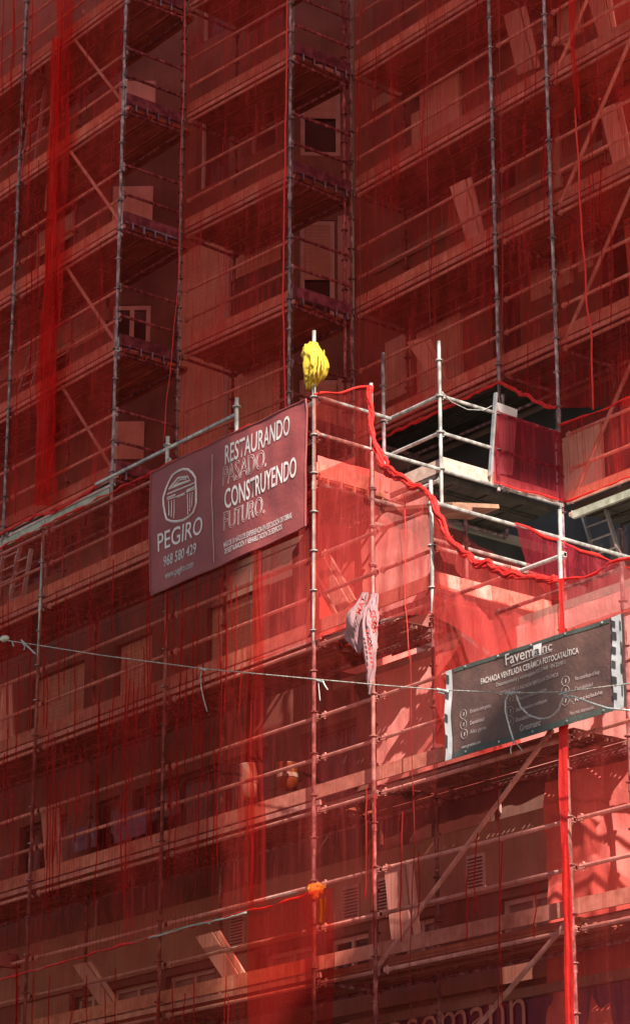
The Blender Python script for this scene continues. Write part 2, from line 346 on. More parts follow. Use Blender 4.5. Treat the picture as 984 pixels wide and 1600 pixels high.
# roof slabs
MB().beam(((X0-23.75)/2, 21.6, 12.9), ((X0-23.75)/2+.01, 21.6, 12.9), 1, 1)
rs = MB(); rs.add([(X0, 19.0, 12.9), (-23.7, 19.0, 12.9), (-23.7, 30, 12.9), (X0, 30, 12.9), (X0, 19.0, 13.02), (-23.7, 19.0, 13.02), (-23.7, 30, 13.02), (X0, 30, 13.02)],
   [(3, 2, 1, 0), (4, 5, 6, 7), (0, 1, 5, 4), (1, 2, 6, 5), (2, 3, 7, 6), (3, 0, 4, 7)]); rs.build('roof_slab', M['concrete'], low)
rs = MB(); rs.add([(-23.74, 19.0, 10.3), (-15, 19.0, 10.3), (-15, 23.2, 10.3), (-23.74, 23.2, 10.3), (-23.74, 19.0, 10.4), (-15, 19.0, 10.4), (-15, 23.2, 10.4), (-23.74, 23.2, 10.4)],
   [(3, 2, 1, 0), (4, 5, 6, 7), (0, 1, 5, 4), (1, 2, 6, 5), (2, 3, 7, 6), (3, 0, 4, 7)]); rs.build('terrace_slab', M['concrete'], low)
# dark cladding facing right above the terrace, and the wall behind the terrace
cl = MB(); Pc = wallseg(cl, (-23.75, 19.1), (-23.75, 23.2), 10.4, 12.9); cl.build('dark_cladding', M['clad'], low)
sm = MB(); seams(sm, Pc, 4.1, 10.42, 12.88, 1.2, (11.6, 12.25), wd=.02); sm.build('cladding_joints', M['tape_black'], low)
cl = MB(); wallseg(cl, (-27.9, 23.2), (-23.75, 23.2), 12.9, 15.3); Pd = wallseg(cl, (-23.75, 23.2), (-15, 23.2), 10.4, 15.3, [(2.9, 3.25, 12.5, 13.0), (2.5, 3.4, 13.5, 14.9), (5.2, 6.2, 13.5, 14.9)]); cl.build('dark_cladding', M['clad'], low)
window(low, Pd, 2.9, 3.25, 12.5, 13.0, 'glass', 0); window(low, Pd, 2.5, 3.4, 13.5, 14.9, 'glass', 1); window(low, Pd, 5.2, 6.2, 13.5, 14.9, 'glass', 1)
# pale wall membrane on the wall behind the sunlit bays: hangs on the wall in folds
def wrinkled(name, p00, du, dv, nu, nv, amp, seed, mat, nrm, par=None, fold=3.0, hang=.6):
    p00 = V3(p00); du = V3(du); dv = V3(dv); nrm = V3(nrm)
    def fn(i, j):
        u = i*du.length; v = j*dv.length
        n1 = noise.noise(V3((u*fold+seed, v*hang, seed))); n2 = noise.noise(V3((u*fold*2.3, v*hang*3+seed, seed*2.1))); n3 = noise.noise(V3((u*.8+seed, v*.8, 3)))
        rid = abs(noise.noise(V3((u*2.2+v*1.1, v*2.6-u*.4, seed+9))))
        return p00+du*i+dv*j+nrm*(amp*(n1+.5*n2+1.2*n3)-amp*.7*rid)
    return MB().grid(fn, nu, nv).build(name, mat, par, True)
# ---------------- fascia sign at the bottom
sg = empty('shop_sign', (-20.5, 18.9, 5.0), 'dark purple shop fascia with rounded outlined letters at the foot of the netting', 'sign')
MB().beam((-23.2, 18.93, 5.45), (-15, 18.93, 5.45), .12, 1.12).build('fascia_board', M['purple'], sg)
MB().beam((-23.2, 18.9, 6.07), (-15, 18.9, 6.07), .2, .1).build('top_rail', M['beige'], sg)

def textobj(body, size, mat, par, name='lettering', o=(0, 0, 0), ux=(1, 0, 0), uz=(0, 0, 1), sx=1, shear=0, disp=None, outline=0, extr=0.0, align='LEFT', off=0, spacing=1.0):
    c = bpy.data.curves.new('t', 'FONT'); c.body = body; c.size = size; c.extrude = extr; c.align_x = align; c.offset = off; c.resolution_u = 3
    c.space_character = spacing; c.shear = shear
    if outline: c.fill_mode = 'NONE'; c.bevel_depth = outline; c.bevel_resolution = 0
    t = bpy.data.objects.new('t', c); col.objects.link(t)
    bpy.context.view_layer.update()
    me = bpy.data.meshes.new_from_object(t.evaluated_get(bpy.context.evaluated_depsgraph_get()))
    bpy.data.objects.remove(t); bpy.data.curves.remove(c)
    o = V3(o); ux = V3(ux).normalized(); uz = V3(uz).normalized(); nn = uz.cross(ux)*-1
    org = ORG[par.name]
    for v in me.vertices:
        p = o + ux*(v.co.x*sx) + uz*v.co.y + ux.cross(uz)*v.co.z
        if disp: p = disp(p)
        v.co = p-org
    me.materials.clear(); me.materials.append(mat); me.name = name
    ob = bpy.data.objects.new(name, me); col.objects.link(ob); ob.parent = par; ORG[ob.name] = org
    return ob
textobj('rosemann', .66, M['letter'], sg, o=(onA(858, 1600, 18.86).x-3.02, 18.85, onA(858, 1600, 18.86).z+.03), sx=1.02, off=-.004)

# ---------------- the upper block (stepped plan)
up_ = empty('upper_building', (-27, 24, 12.9), 'tall stepped block with shutters and pale boards behind upper scaffolds', 'building')
segs = [((-40, 20.85), (-31.9, 20.85)), ((-31.9, 20.85), (-31.15, 21.75)), ((-31.15, 21.75), (-28.75, 22.05)), ((-28.75, 22.05), (-27.9, 23.2)), ((-27.9, 23.2), (-14, 23.2))]
ztop = 27.0
HS = [[], [], [], [], []]
for z in (14.6, 17.45, 20.3, 23.15):
    HS[0] += [(5.5, 6.9, z+.15, z+1.25), (2.5, 3.7, z, z+1.3)]
HS[1] += [(.05, .68, 18.2, 19.05)]
HS[2] += [(.3, 1.1, 21.0, 22.4), (1.5, 2.2, 21.2, 22.4), (.3, 1.1, 23.8, 25.0), (1.3, 2.1, 13.6, 15.2)]
HS[3] += [(.24, .80, 18.0, 19.75), (.24, .9, 20.9, 22.6), (.24, .9, 23.8, 25.2), (.24, .9, 15.4, 17.0)]
for z in (15.9, 18.8, 21.7, 24.0): HS[4] += [(2.7, 3.3, z, z+1.7), (5.0, 5.9, z, z+1.7), (7.4, 8.4, z, z+1.7), (10, 11, z, z+1.7)]
for i, (a, b) in enumerate(segs):
    m_ = MB(); z0 = 12.9 if i < 4 else 15.3
    hh = [h for h in HS[i] if h[2] > z0 and h[3] < ztop]
    Pw = wallseg(m_, a, b, z0, ztop, hh, .2); m_.build('wall', M['brickwall'], up_)
    for q, h in enumerate(hh):
        kd = 'shutter' if (i == 3 or (i == 0 and q % 3 == 1)) else 'glass'
        window(up_, Pw, h[0], h[1], h[2], h[3], kd, 1 if (h[1]-h[0] > .85 or i == 1) else 0, .06 if i in (1, 3) else .16, fw=.08 if i in (1, 3) else .06)
    L = (V3((*b, 0))-V3((*a, 0))).length
    if i == 0:
        for z in (15.2, 18.75, 21.6): shut(up_, Pw, 5.0, 8.05, z-.15, z+.95 if z < 16 else z+.7, -.03, name='slatted_panel', pitch=.08)
    if i == 2:
        shut(up_, Pw, .04, 1.12, 16.2, 19.95, -.04, pitch=.085); shut(up_, Pw, 1.24, 2.38, 19.05, 19.95, -.04, pitch=.085); shut(up_, Pw, 1.24, 2.38, 16.2, 18.2, -.04, pitch=.085)
        MB().beam(Pw(1.18, 16.2, -.05), Pw(1.18, 19.95, -.05), .1, .05).build('mullion', M['frame_white'], up_)
        MB().quad(Pw(1.24, 18.2, -.012), Pw(2.38, 18.2, -.012), Pw(2.38, 19.05, -.012), Pw(1.24, 19.05, -.012)).build('open_louvre', M['frame_dark'], up_)
    BD = {1: ((.05, .67, 22.7, 23.2), (.0, .67, 20.55, 21.2), (.1, .62, 16.3, 16.95)), 3: ((.84, 1.1, 18.0, 19.8), (.84, 1.1, 15.4, 17.0)),
          4: ((.3, .9, 16.5, 17.5), (1.05, 2.05, 16.4, 17.4), (1.22, 2.14, 20.6, 21.45), (3.45, 4.25, 21.3, 22.35), (4.35, 4.85, 20.9, 22.2), (3.6, 4.45, 17.0, 17.75), (4.6, 4.9, 17.1, 17.9), (1.0, 1.2, 20.6, 21.2), (4.15, 4.3, 18.6, 19.7), (6.0, 6.8, 17.0, 18.1), (4.0, 4.9, 13.8, 14.7), (6.2, 7.2, 20.2, 21.6))}
    for (u0, u1, z0_, z1_) in BD.get(i, ()):
        bb = MB(); bb.add([Pw(u0, z0_, -.06), Pw(u1, z0_, -.06), Pw(u1, z1_, -.06), Pw(u0, z1_, -.06), Pw(u0, z0_, -.002), Pw(u1, z0_, -.002), Pw(u1, z1_, -.002), Pw(u0, z1_, -.002)],
            [(0, 1, 2, 3), (0, 4, 5, 1), (1, 5, 6, 2), (2, 6, 7, 3), (3, 7, 4, 0)]); bb.build('insulation_board', M['insul'], up_)
    for k in range(5): # slab edges
        z = 16.0+k*2.9
        if z > ztop or i in (1, 2, 3): continue
        sb = MB(); sb.add([Pw(.02, z-.12, -.05), Pw(L-.02, z-.12, -.05), Pw(L-.02, z+.10, -.05), Pw(.02, z+.10, -.05), Pw(.02, z-.12, 0), Pw(L-.02, z-.12, 0), Pw(L-.02, z+.10, 0), Pw(.02, z+.10, 0)],
            [(0, 1, 2, 3), (0, 4, 5, 1), (1, 5, 6, 2), (2, 6, 7, 3), (3, 7, 4, 0)]); sb.build('slab_edge', M['concrete'], up_)
rf = MB(); pts = [V3((*s[0], 0)) for s in segs]+[V3((-14, 23.2, 0)), V3((-14, 34, 0)), V3((-40, 34, 0))]
n_ = len(pts); rf.add([p+V3((0, 0, ztop)) for p in pts]+[p+V3((0, 0, ztop+.3)) for p in pts], [tuple(range(n_))[::-1], tuple(range(n_, 2*n_))]+[(i, (i+1) % n_, (i+1) % n_+n_, i+n_) for i in range(n_)])
rf.build('roof', M['concrete'], up_)
sf = MB().add([(-27.8, 23.22, 15.3), (-14, 23.22, 15.3), (-14, 34, 15.3), (-23.8, 34, 15.3)], [(0, 1, 2, 3)]); sf.build('soffit', M['concrete'], up_)

# ---------------- unseen block added to shade most of the facade, shaped around the lit patch
nb = empty('shade_block', (14, -4, 0), 'unseen tall block across the street, shaped to shade the facade', 'building')
def toward_sun(p, x): t = (x-p[0])/SUN.x; return p[1]+SUN.y*t, p[2]+SUN.z*t
ye = toward_sun((-24.05, 17.7, 11), 12)[0]; zb = toward_sun((-22.5, 19.8, 15.0), 12)[1]
yf = toward_sun((-22.5, 20.75, 14), 8)[0]; zf = toward_sun((-22.5, 20.8, 13.3), 8)[1]; yr = toward_sun((-21.9, 22.5, 18), 8)[0]; yr12 = toward_sun((-21.9, 22.5, 18), 12)[0]
mb = MB(); Pn = wallseg(mb, (8, ye), (8, ye-22), 0, 70, [(u, u+1.6, z, z+1.7) for u in (1.5, 5, 8.5, 12, 15.5, 19) for z in range(2, 66, 6)])
wallseg(mb, (8, ye-22), (12, ye-22), 0, 70); wallseg(mb, (12, ye-22), (12, ye), 0, 70); wallseg(mb, (12, ye), (8, ye), 0, 70)
mb.quad((8, ye-22, 70), (12, ye-22, 70), (12, ye, 70), (8, ye, 70)); mb.build('wall', M['beige'], nb)
pn = MB()
for u in (1.5, 5, 8.5, 12, 15.5, 19):
    for z in range(2, 66, 6): pn.quad(Pn(u, z, .13), Pn(u+1.6, z, .13), Pn(u+1.6, z+1.7, .13), Pn(u, z+1.7, .13))
pn.build('window_glazing', M['glass'], nb)
def block(name, x0, x1, y0, y1, z0, z1):
    MB().add([(x0, y0, z0), (x1, y0, z0), (x1, y1, z0), (x0, y1, z0), (x0, y0, z1), (x1, y0, z1), (x1, y1, z1), (x0, y1, z1)], [(3, 2, 1, 0), (4, 5, 6, 7), (0, 1, 5, 4), (1, 2, 6, 5), (2, 3, 7, 6), (3, 0, 4, 7)]).build(name, M['beige'], nb)
block('low_shade_part', 8, 8.6, ye+.01, toward_sun((-19.2, 17.7, 8), 8)[0], 0, 30.0); block('upper_shade_part', 8.2, 12, ye+.01, yr12, zb, 70); block('shading_fin', 8.0, 8.19, yf, yr, zf, 69)  # unseen parts added to cut the edges of the lit patch

# ------------------------------------------------------------------ scaffolds
RT_ = .0245
def pole(par, x, y, z0, z1, mat='steel', ros0=None, ros=True, r=RT_):
    mb = MB(); mb.tube((x, y, z0), (x, y, z1), r, 10)
    z = (ros0 if ros0 is not None else z0+.1)
    z = z + math.ceil((z0+.02-z)/.5)*.5
    while ros and z < z1-.03:
        mb.tube((x, y, z-.006), (x, y, z+.006), .052, 10); z += .5
    z = z0+2.0
    while z < z1-.3:
        mb.tube((x, y, z-.09), (x, y, z+.02), r+.007, 10); z += 2.0
    return mb.build('pole', M[mat], par)
def rail(par, a, b, mat='rail', name='guard_rail', r=.0242, heads=True):
    a = V3(a); b = V3(b); mb = MB(); d = (b-a).normalized(); mb.tube(a, b, r, 8)
    if heads:
        for q, s in ((a, 1), (b, -1)): mb.beam(q+d*s*.0, q+d*s*.07, .036, .056); mb.beam(q+d*s*.045+V3((0, 0, -.05)), q+d*s*.045+V3((0, 0, .045)), .012, .025)
    return mb.build(name, M[mat], par)
def toe(par, a, b, z, mat='toe', off=(0, 0, 0), h=.16, t=.03, clips=False):
    a = V3((*a[:2], z+.02+h/2))+V3(off); b = V3((*b[:2], z+.02+h/2))+V3(off)
    mb = MB(); mb.beam(a, b, t, h); L = (b-a).length; d = (b-a)/L
    o = mb.build('toe_board', M[mat], par)
    if clips: 
        cm = MB(); k = .16; n = d.cross(V3((0, 0, 1))); cm.beam(a+d*.05+V3((0, 0, -h/2+.02))+n*.02, b-d*.05+V3((0, 0, -h/2+.02))+n*.02, .022, .02)
        while k < L-.1:
            q = a+d*k; cm.beam(q+V3((0, 0, -h/2-.10))+n*.02, q+V3((0, 0, -h/2+.03))+n*.02, .05, .02); k += .21
        cm.build('hook_row', M['toe_metal' if mat == 'toe_metal' else 'toe_pale'], o)
    return o
def deck(par, a, b, inn, depth, z, mat='deck', n=3, name='deck', start=.04):
    """boards running from a to b, laid side by side from the outer line inwards; underside ribs"""
    a = V3((*a[:2], 0)); b = V3((*b[:2], 0)); inn = V3(inn).normalized(); w_ = (depth-start)/n; mb = MB(); d = (b-a).normalized()
    for i in range(n):
        c = inn*(start+w_*(i+.5)); z_ = V3((0, 0, z-.025-(i % 2)*.004))
        mb.beam(a+c+z_+d*.02, b+c+z_-d*.02, w_-.018, .004 if mat == 'perf' else .045)
        for s in (-1, 1): # steel side channels
            mb.beam(a+c+inn*(s*(w_/2-.03))+z_+V3((0, 0, -.038))+d*.03, b+c+inn*(s*(w_/2-.03))+z_+V3((0, 0, -.038))-d*.03, .025, .035)
        L = (b-a).length; k = .35
        while k < L-.2:
            mb.beam(a+d*k+c-inn*(w_*.42)+z_+V3((0, 0, -.03)), a+d*k+c+inn*(w_*.42)+z_+V3((0, 0, -.03)), .03, .02); k += .6
    return mb.build(name, M[mat], par)
def run(par, stations, y, inn, depth, levels, zbot, ztop, ros0, mats=('steel', 'steel_old_shaded'), rails=(.5, 1.0), toeM='toe', deckM='deck', railoff=.11, botf=None, lev_ok=None, inner_z=None, toe_in=.10, split=0, mat_of=None):
    """stations: plan points of outer poles in order; inn: inward unit vector"""
    inn = V3(inn).normalized(); S = [V3((p[0], p[1], 0)) for p in stations]
    for i, p in enumerate(S):
        z0 = botf(i) if botf else zbot
        if split: pole(par, p.x, p.y, z0, split, 'steel_old_shaded', ros0); pole(par, p.x, p.y, split, ztop, mats[0], ros0)  # shade on the lower length is painted with the darker tube colour
        else: pole(par, p.x, p.y, z0, ztop, mats[0], ros0)
        q = p+inn*depth
        pole(par, q.x, q.y, (inner_z(i) if inner_z else z0), ztop-.8, mats[1], ros0)
    ro = inn*railoff
    for z in levels:
        for i, p in enumerate(S):
            rail(par, p+V3((0, 0, z-.13))+ro*.3, p+inn*depth+V3((0, 0, z-.13)), 'steel_old_shaded', 'transom')
        for i in range(len(S)-1):
            if lev_ok and not lev_ok(z, i): continue
            a, b = S[i], S[i+1]; d = (b-a).normalized()
            rail(par, a+ro+V3((0, 0, z-.13))+d*.03, b+ro+V3((0, 0, z-.13))-d*.03, 'rail', 'ledger')
            rail(par, a+inn*depth+V3((0, 0, z-.13))+d*.03, b+inn*depth+V3((0, 0, z-.13))-d*.03, 'steel_old_shaded', 'ledger')
            for h in rails: rail(par, a+ro+V3((0, 0, z+h))+d*.03, b+ro+V3((0, 0, z+h))-d*.03, 'rail', 'guard_rail')
            toe(par, a+inn*toe_in, b+inn*toe_in, z, toeM)
            deck(par, a+inn*.10, b+inn*.10, inn, depth+.12, z, mat_of(z) if mat_of else deckM)
            # deck edge strip seen below the toe board
            mb = MB(); mb.beam(a+inn*.10+V3((0, 0, z-.035)), b+inn*.10+V3((0, 0, z-.035)), .03, .06); mb.build('deck_edge', M['rail'], par)
def diag(par, a, b, mat='rail'): return rail(par, a, b, mat, 'diagonal_brace', r=.027)

YP = 17.73; XP = -22.51; DY = .92
# --- lower front scaffold
s1 = empty('scaffold', (-26, 18, 0), 'lower front scaffold of long bays below the two banners, mostly behind net', 'scaffold', 'scaffolds along the facade')
ST = [(-34.79, YP), (-31.72, YP), (-28.65, YP), (-25.58, YP), (XP, YP)]
run(s1, ST, YP, (0, 1, 0), DY, [12.53, 10.51, 8.5, 6.5], 0, 13.66, 13.03, split=10.4)
# corner bays to the right of the corner pole
def seg_level(p, q, z, ok=True, dm='perf', y=YP, rl=(.5, 1.0), tm='toe', dd=DY):
    a = V3((p, y, 0)); b = V3((q, y, 0)); ro = V3((0, .11, 0))
    for k in (0, dd):
        rail(s1, a+V3((.03, max(k, .11), z-.13)), b+V3((-.03, max(k, .11), z-.13)), 'rail' if not k else 'steel_old_shaded', 'ledger')
    for h in rl: rail(s1, a+ro+V3((.03, 0, z+h)), b+ro+V3((-.03, 0, z+h)), 'rail')
    if ok:
        toe(s1, a+V3((0, .10, 0)), b+V3((0, .10, 0)), z, tm); deck(s1, a+V3((0, .08, 0)), b+V3((0, .08, 0)), (0, 1, 0), dd+.20, z, dm, 4)
for x, z0, z1 in ((-21.42, 0, 10.7), (-20.36, 10.2, 11.80), (-18.30, 0, 10.5), (-15.23, 0, 10.5)):
    if z0 == 0: zc = {-21.42: 8.5, -18.30: 6.55, -15.23: 6.5}[x]; pole(s1, x, YP, 0, zc, 'steel_old_shaded', .01); pole(s1, x, YP, zc, z1, 'steel', 10.01)  # tube colour turns from dark to bright where the shade ends
    else: pole(s1, x, YP, z0, z1, 'steel', 10.01)
    if x != -20.36: pole(s1, x, YP+DY, 0, min(z1, 10.6), 'steel_old_shaded', 10.01)
pole(s1, XP+.0, YP+DY+.001, 8.6, 13.95, 'steel', 13.05) if False else None
seg_level(XP, -21.42, 10.51); seg_level(-21.42, -20.36, 10.51, False); deck(s1, (-21.42, YP+.06), (-20.36, YP+.06), (0, 1, 0), .34, 10.51, 'perf', 1); toe(s1, (-21.42, YP+.05), (-20.36, YP+.05), 10.51)
seg_level(XP, -21.42, 8.5); seg_level(-21.42, -18.30, 8.5); seg_level(-18.30, -15.23, 8.5, False)
seg_level(XP, -21.42, 6.5, True, 'deck'); seg_level(-21.42, -18.30, 6.5, True, 'deck'); seg_level(-18.30, -15.23, 6.5, True)
seg_level(-20.36, -18.3, 10.51, False, rl=())
# side (U) guard rails running back, with toe board and perforated deck
XU = -20.36
for z, y1 in ((11.54, 21.6), (11.0, 19.72)): rail(s1, (XU, YP+.03, z), (XU, y1, z), 'steel', 'guard_rail')
toe(s1, (XU, YP+.05), (XU, 19.55), 10.5, 'toe_pale', h=.19, clips=False)
rail(s1, (XU, YP, 10.38), (XU, 19.8, 10.38), 'steel', 'ledger'); rail(s1, (XU-.75, YP+.6, 10.38), (XU-.75, 19.8, 10.38), 'steel_old_shaded', 'ledger')
deck(s1, (XU-.03, YP+.55), (XU-.03, 20.6), (-1, 0, 0), .72, 10.5, 'perf', 2)
pole(s1, XU, 19.75, 10.4, 11.9, 'steel', 10.01); pole(s1, XU-.78, 18.95, 10.41, 12.0, 'steel_old_shaded', 10.01)
for a, b in (((585, 1518), (862, 1140)), ((745, 1605), (884, 1443))):
    diag(s1, onA(*a, YP+.10), onA(*b, YP+.10))
rail(s1, onA(150, 757, YP), onA(368, 648, YP), 'steel', 'top_rail', heads=False)
for px in (262, 370): 
    p = onA(px, 700 if px == 262 else 640, YP); mb = MB(); mb.tube((p.x, YP, 13.0), (p.x, YP, p.z+.16), .027, 10); mb.tube((p.x, YP, p.z+.03), (p.x, YP, p.z+.045), .06, 10); mb.build('short_post', M['steel'], s1)

# --- corner scaffold running back from the lower corner
s2 = empty('scaffold', (XP, 19.8, 8), 'open top scaffold running back from the corner under the yellow cloth', 'scaffold', 'scaffolds along the facade')
pole(s2, XP, YP+.001, 13.68, 14.42, 'steel', 14.05); 
pole(s2, XP, 18.64, 8.6, 13.95, 'steel', 13.05); pole(s2, XP, 19.78, 12.6, 14.84, 'steel', 13.07); pole(s2, XP-1.1, 19.76, 12.95, 15.05, 'steel_old_shaded', 13.07)
pole(s2, XP, 20.76, 13.0, 14.2, 'steel_old_shaded', 13.07); pole(s2, XP-1.1, 21.9, 12.95, 15.0, 'steel_old_shaded', 13.07)
rail(s2, (XP, YP, 13.55), (XP, 18.95, 13.55), 'steel', heads=False); rail(s2, (XP, YP, 13.06), (XP, 21.9, 13.06), 'steel')
for z in (13.57, 14.08):
    rail(s2, (XP, 19.78, z), (XP, 20.76 if z > 14 else 20.76, z), 'steel'); rail(s2, (XP, 20.76, z), (XP, 21.87, z), 'steel_old_shaded'); rail(s2, (XP, 19.78, z), (XP-1.1, 19.78, z), 'steel')
toe(s2, (XP-.04, YP+.06), (XP-.04, 18.7), 12.48, 'toe_pale', h=.2, clips=True)
rail(s2, (XP, YP, 12.4), (XP, 19.78, 12.4), 'steel', 'ledger'); rail(s2, (XP-.9, YP+DY, 12.4), (XP-.9, 19.78, 12.4), 'steel_old_shaded', 'ledger')
deck(s2, (XP-.04, YP+DY+.06), (XP-.04, 19.75), (-1, 0, 0), .95, 12.53, 'perf', 3)
toe(s2, (XP-.04, 19.8), (XP-.04, 20.8), 13.04, 'toe', h=.2); toe(s2, (XP-.04, 20.8), (XP-.04, 21.85), 13.04, 'toe', h=.18); toe(s2, (XP-.06, 19.83), (XP-1.1, 19.83), 13.04, 'toe', h=.18, clips=True)
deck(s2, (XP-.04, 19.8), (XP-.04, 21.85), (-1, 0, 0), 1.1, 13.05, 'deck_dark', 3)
rail(s2, (XP, 19.78, 12.93), (XP-1.1, 19.78, 12.93), 'steel', 'transom'); rail(s2, (XP-1.1, 19.78, 12.93), (XP-1.1, 21.9, 12.93), 'steel_old_shaded', 'ledger')
rail(s2, (XP-.02, 18.66, 12.1), (XP-.02, 21.3, 12.1), 'steel', 'ledger', heads=False)

# --- upper right scaffold
YR = 21.9
s3 = empty('scaffold', (-22, 22.4, 13), 'upper right scaffold with boards leaning on its decks', 'scaffold', 'scaffolds along the facade')
SR = [(-26.89, YR), (-23.68, YR), (-22.53, YR), (-19.46, YR), (-16.39, YR)]
run(s3, SR, YR, (0, 1, 0), 1.09, [15.47, 17.5, 19.53, 21.56, 23.6], 0, 25.2, 15.47,
    mats=('steel_old_shaded', 'steel_old_shaded'), botf=lambda i: (13.0, 13.9, 10.4, 10.4, 10.4)[i], lev_ok=lambda z, i: i < 3, inner_z=lambda i: (13.02, 13.02, 10.4, 10.4, 10.4)[i], mat_of=lambda z: 'deck_dark' if z < 16 else 'deck')
for (p, q) in ((-22.53, -19.46), (-19.46, -16.39)):
    for h in (.5, 1.0): rail(s3, (p+.03, YR+.11, 13.08+h), (q-.03, YR+.11, 13.08+h))
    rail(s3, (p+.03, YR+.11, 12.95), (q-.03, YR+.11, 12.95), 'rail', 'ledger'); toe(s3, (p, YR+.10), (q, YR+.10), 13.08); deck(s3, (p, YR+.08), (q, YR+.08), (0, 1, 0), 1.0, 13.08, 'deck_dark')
for z in (15.45, 17.5, 19.53, 21.56): diag(s3, (-22.45, YR+.10, z), (-20.9, YR+.10, z+2.0))
diag(s3, (-22.45, YR+.10, 13.1), (-20.95, YR+.10, 15.1))
diag(s3, (-22.45, YR+.10, 20.1), (-22.0, YR+.5, 19.6))

# --- upper middle scaffold (set slightly askew)
an = .0758; dM = V3((-math.cos(an), -math.sin(an), 0)); nM = V3((math.sin(an), math.cos(an), 0))*1; nM = V3((-dM.y*-1, dM.x*-1, 0)) if False else V3((-math.sin(an), math.cos(an), 0))
O2 = V3((-26.89, 20.72, 0)); I1 = O2+dM*2.57
s4 = empty('scaffold', (-28.2, 21, 13), 'upper middle scaffold between two dark recesses, behind the large banner', 'scaffold', 'scaffolds along the facade')
zM = [15.3, 17.33, 19.40, 21.45, 23.5]
run(s4, [(I1.x, I1.y), (O2.x, O2.y)], 0, nM, 1.12, zM, 0, 25.2, 15.3, mats=('steel_old_shaded', 'steel_old_shaded'), botf=lambda i: 13.02, inner_z=lambda i: 13.02)
mid = O2+dM*1.39+nM*1.12; pole(s4, mid.x, mid.y, 13.02, 24.5, 'steel_old_shaded', 15.3)
def endframe(par, a, b, levels, tm='toe_metal'):
    a = V3((*a, 0)); b = V3((*b, 0)); d = (b-a).normalized()
    for z in levels:
        for h in (.5, 1.0): rail(par, a+V3((0, 0, z+h)), b+V3((0, 0, z+h)), 'steel_old_shaded', 'end_rail')
        toe(par, a+d*.05, b-d*.02, z-.02, tm, h=.2, clips=True)
endframe(s4, (O2.x+.02, O2.y), (O2.x+.02, YR), zM)

# --- upper left scaffold
YL = 19.38
s5 = empty('scaffold', (-32, 20, 13), 'upper left scaffold with narrow ladders and a rolled net hanging in front', 'scaffold', 'scaffolds along the facade')
zL = [15.02, 17.08, 19.15, 21.22, 23.3]
run(s5, [(-38.66, YL), (-35.59, YL), (-32.52, YL), (-29.45, YL)], 0, (0, 1, 0), 1.14, zL, 0, 25.6, 15.02, mats=('steel_old_shaded', 'steel_old_shaded'), botf=lambda i: 12.9 if i == 3 else 13.02, inner_z=lambda i: 13.02)
endframe(s5, (-29.43, YL), (-29.43, YL+1.14), zL)
for z in zL: diag(s5, (-29.52, YL+.1, z+.02), (-31.1, YL+.1, z+1.95))
for a, b in (((88, 60), (72, 330)),): rail(s5, onA(*a, YL+.5), onA(*b, YL+.5), 'pipe', 'stay_tube', heads=False)

# ------------------------------------------------------------------ debris nets
NG = 'red debris nets tied to the scaffolds'
def resample(pts, n):
    pts = [V3(p) for p in pts]; L = [0]
    for i in range(1, len(pts)): L.append(L[-1]+(pts[i]-pts[i-1]).length)
    out = []
    for k in range(n+1):
        s = L[-1]*k/n; i = 0
        while i < len(L)-2 and L[i+1] < s: i += 1
        t = (s-L[i])/max(1e-9, L[i+1]-L[i]); out.append(pts[i].lerp(pts[i+1], t))
    return out
def sheet(name, top, bot, mat, nrm, label=None, cat='net', group=None, amp=.03, fold=5, seed=1.0, dens=7, hem=None, par=None, crumple=0):
    T0 = V3(top[0]); ln = sum((V3(top[i+1])-V3(top[i])).length for i in range(len(top)-1)); ht = (V3(top[0])-V3(bot[0])).length
    nu = max(6, int(ln*dens)); nv = max(6, int(ht*dens*(.6 if not crumple else 1))); tt = resample(top, nu); bb = resample(bot, nu); nrm = V3(nrm).normalized()
    def fn(i, j):
        k = min(nu, int(round(i*nu))); p = tt[k].lerp(bb[k], j); u = i*ln; v = p.z
        a = noise.noise(V3((u*fold, v*.5+u*.1, seed))); b = noise.noise(V3((u*fold*.35, v*.35, seed+7))); c = noise.noise(V3((u*fold*2.2, v*1.4, seed+3)))
        d = amp*(a*.8+b*1.2+c*.4)
        if crumple:
            d += crumple*(abs(noise.noise(V3((u*3.1+v*1.5, v*3.4-u, seed+5))))*1.4-.4+.5*noise.noise(V3((u*7, v*6, seed+2))))
        return p+nrm*d
    if par is None:
        org = V3(bot[0]); o = empty(name, org, label, cat, group)
        MB().grid(fn, nu, nv).build('net_mesh', mat, o, True); host = o
    else: host = par; MB().grid(fn, nu, nv).build(name, mat, par, True)
    if hem:
        for which in hem:
            src = top if which in 'tT' else bot; rr = .013 if which.islower() else .03
            n = max(4, int(ln*10)); pts = resample(src, n)
            pts = [p+nrm*(.01+.02*noise.noise(V3((i*.7, seed, 0))))+V3((0, 0, .03*noise.noise(V3((i*.35, seed, 5))))) for i, p in enumerate(pts)]
            r = [rr*(1+1.3*noise.noise(V3((i*.5, 2, seed)))) for i in range(len(pts))]
            MB().path(pts, r, 7).build('hem', M['hem'], host, True)
    return host
F = (0, -1, 0)
# lower front, left of the seam
xs = -23.75
sheet('debris_net', [(-34.8, 17.69, 13.52), (-29.8, 17.69, 13.53), (-26, 17.69, 13.56), (xs, 17.69, 13.55)],
      [onA(-200, 1565, 17.69), onA(0, 1530, 17.69), onA(245, 1460, 17.69), onA(395, 1418, 17.69)], M['net_left'], F,
      'long lower net left of the corner, with fine vertical streaks, below the red banner', 'net', NG, .035, 6, 1.3, 9, 't')
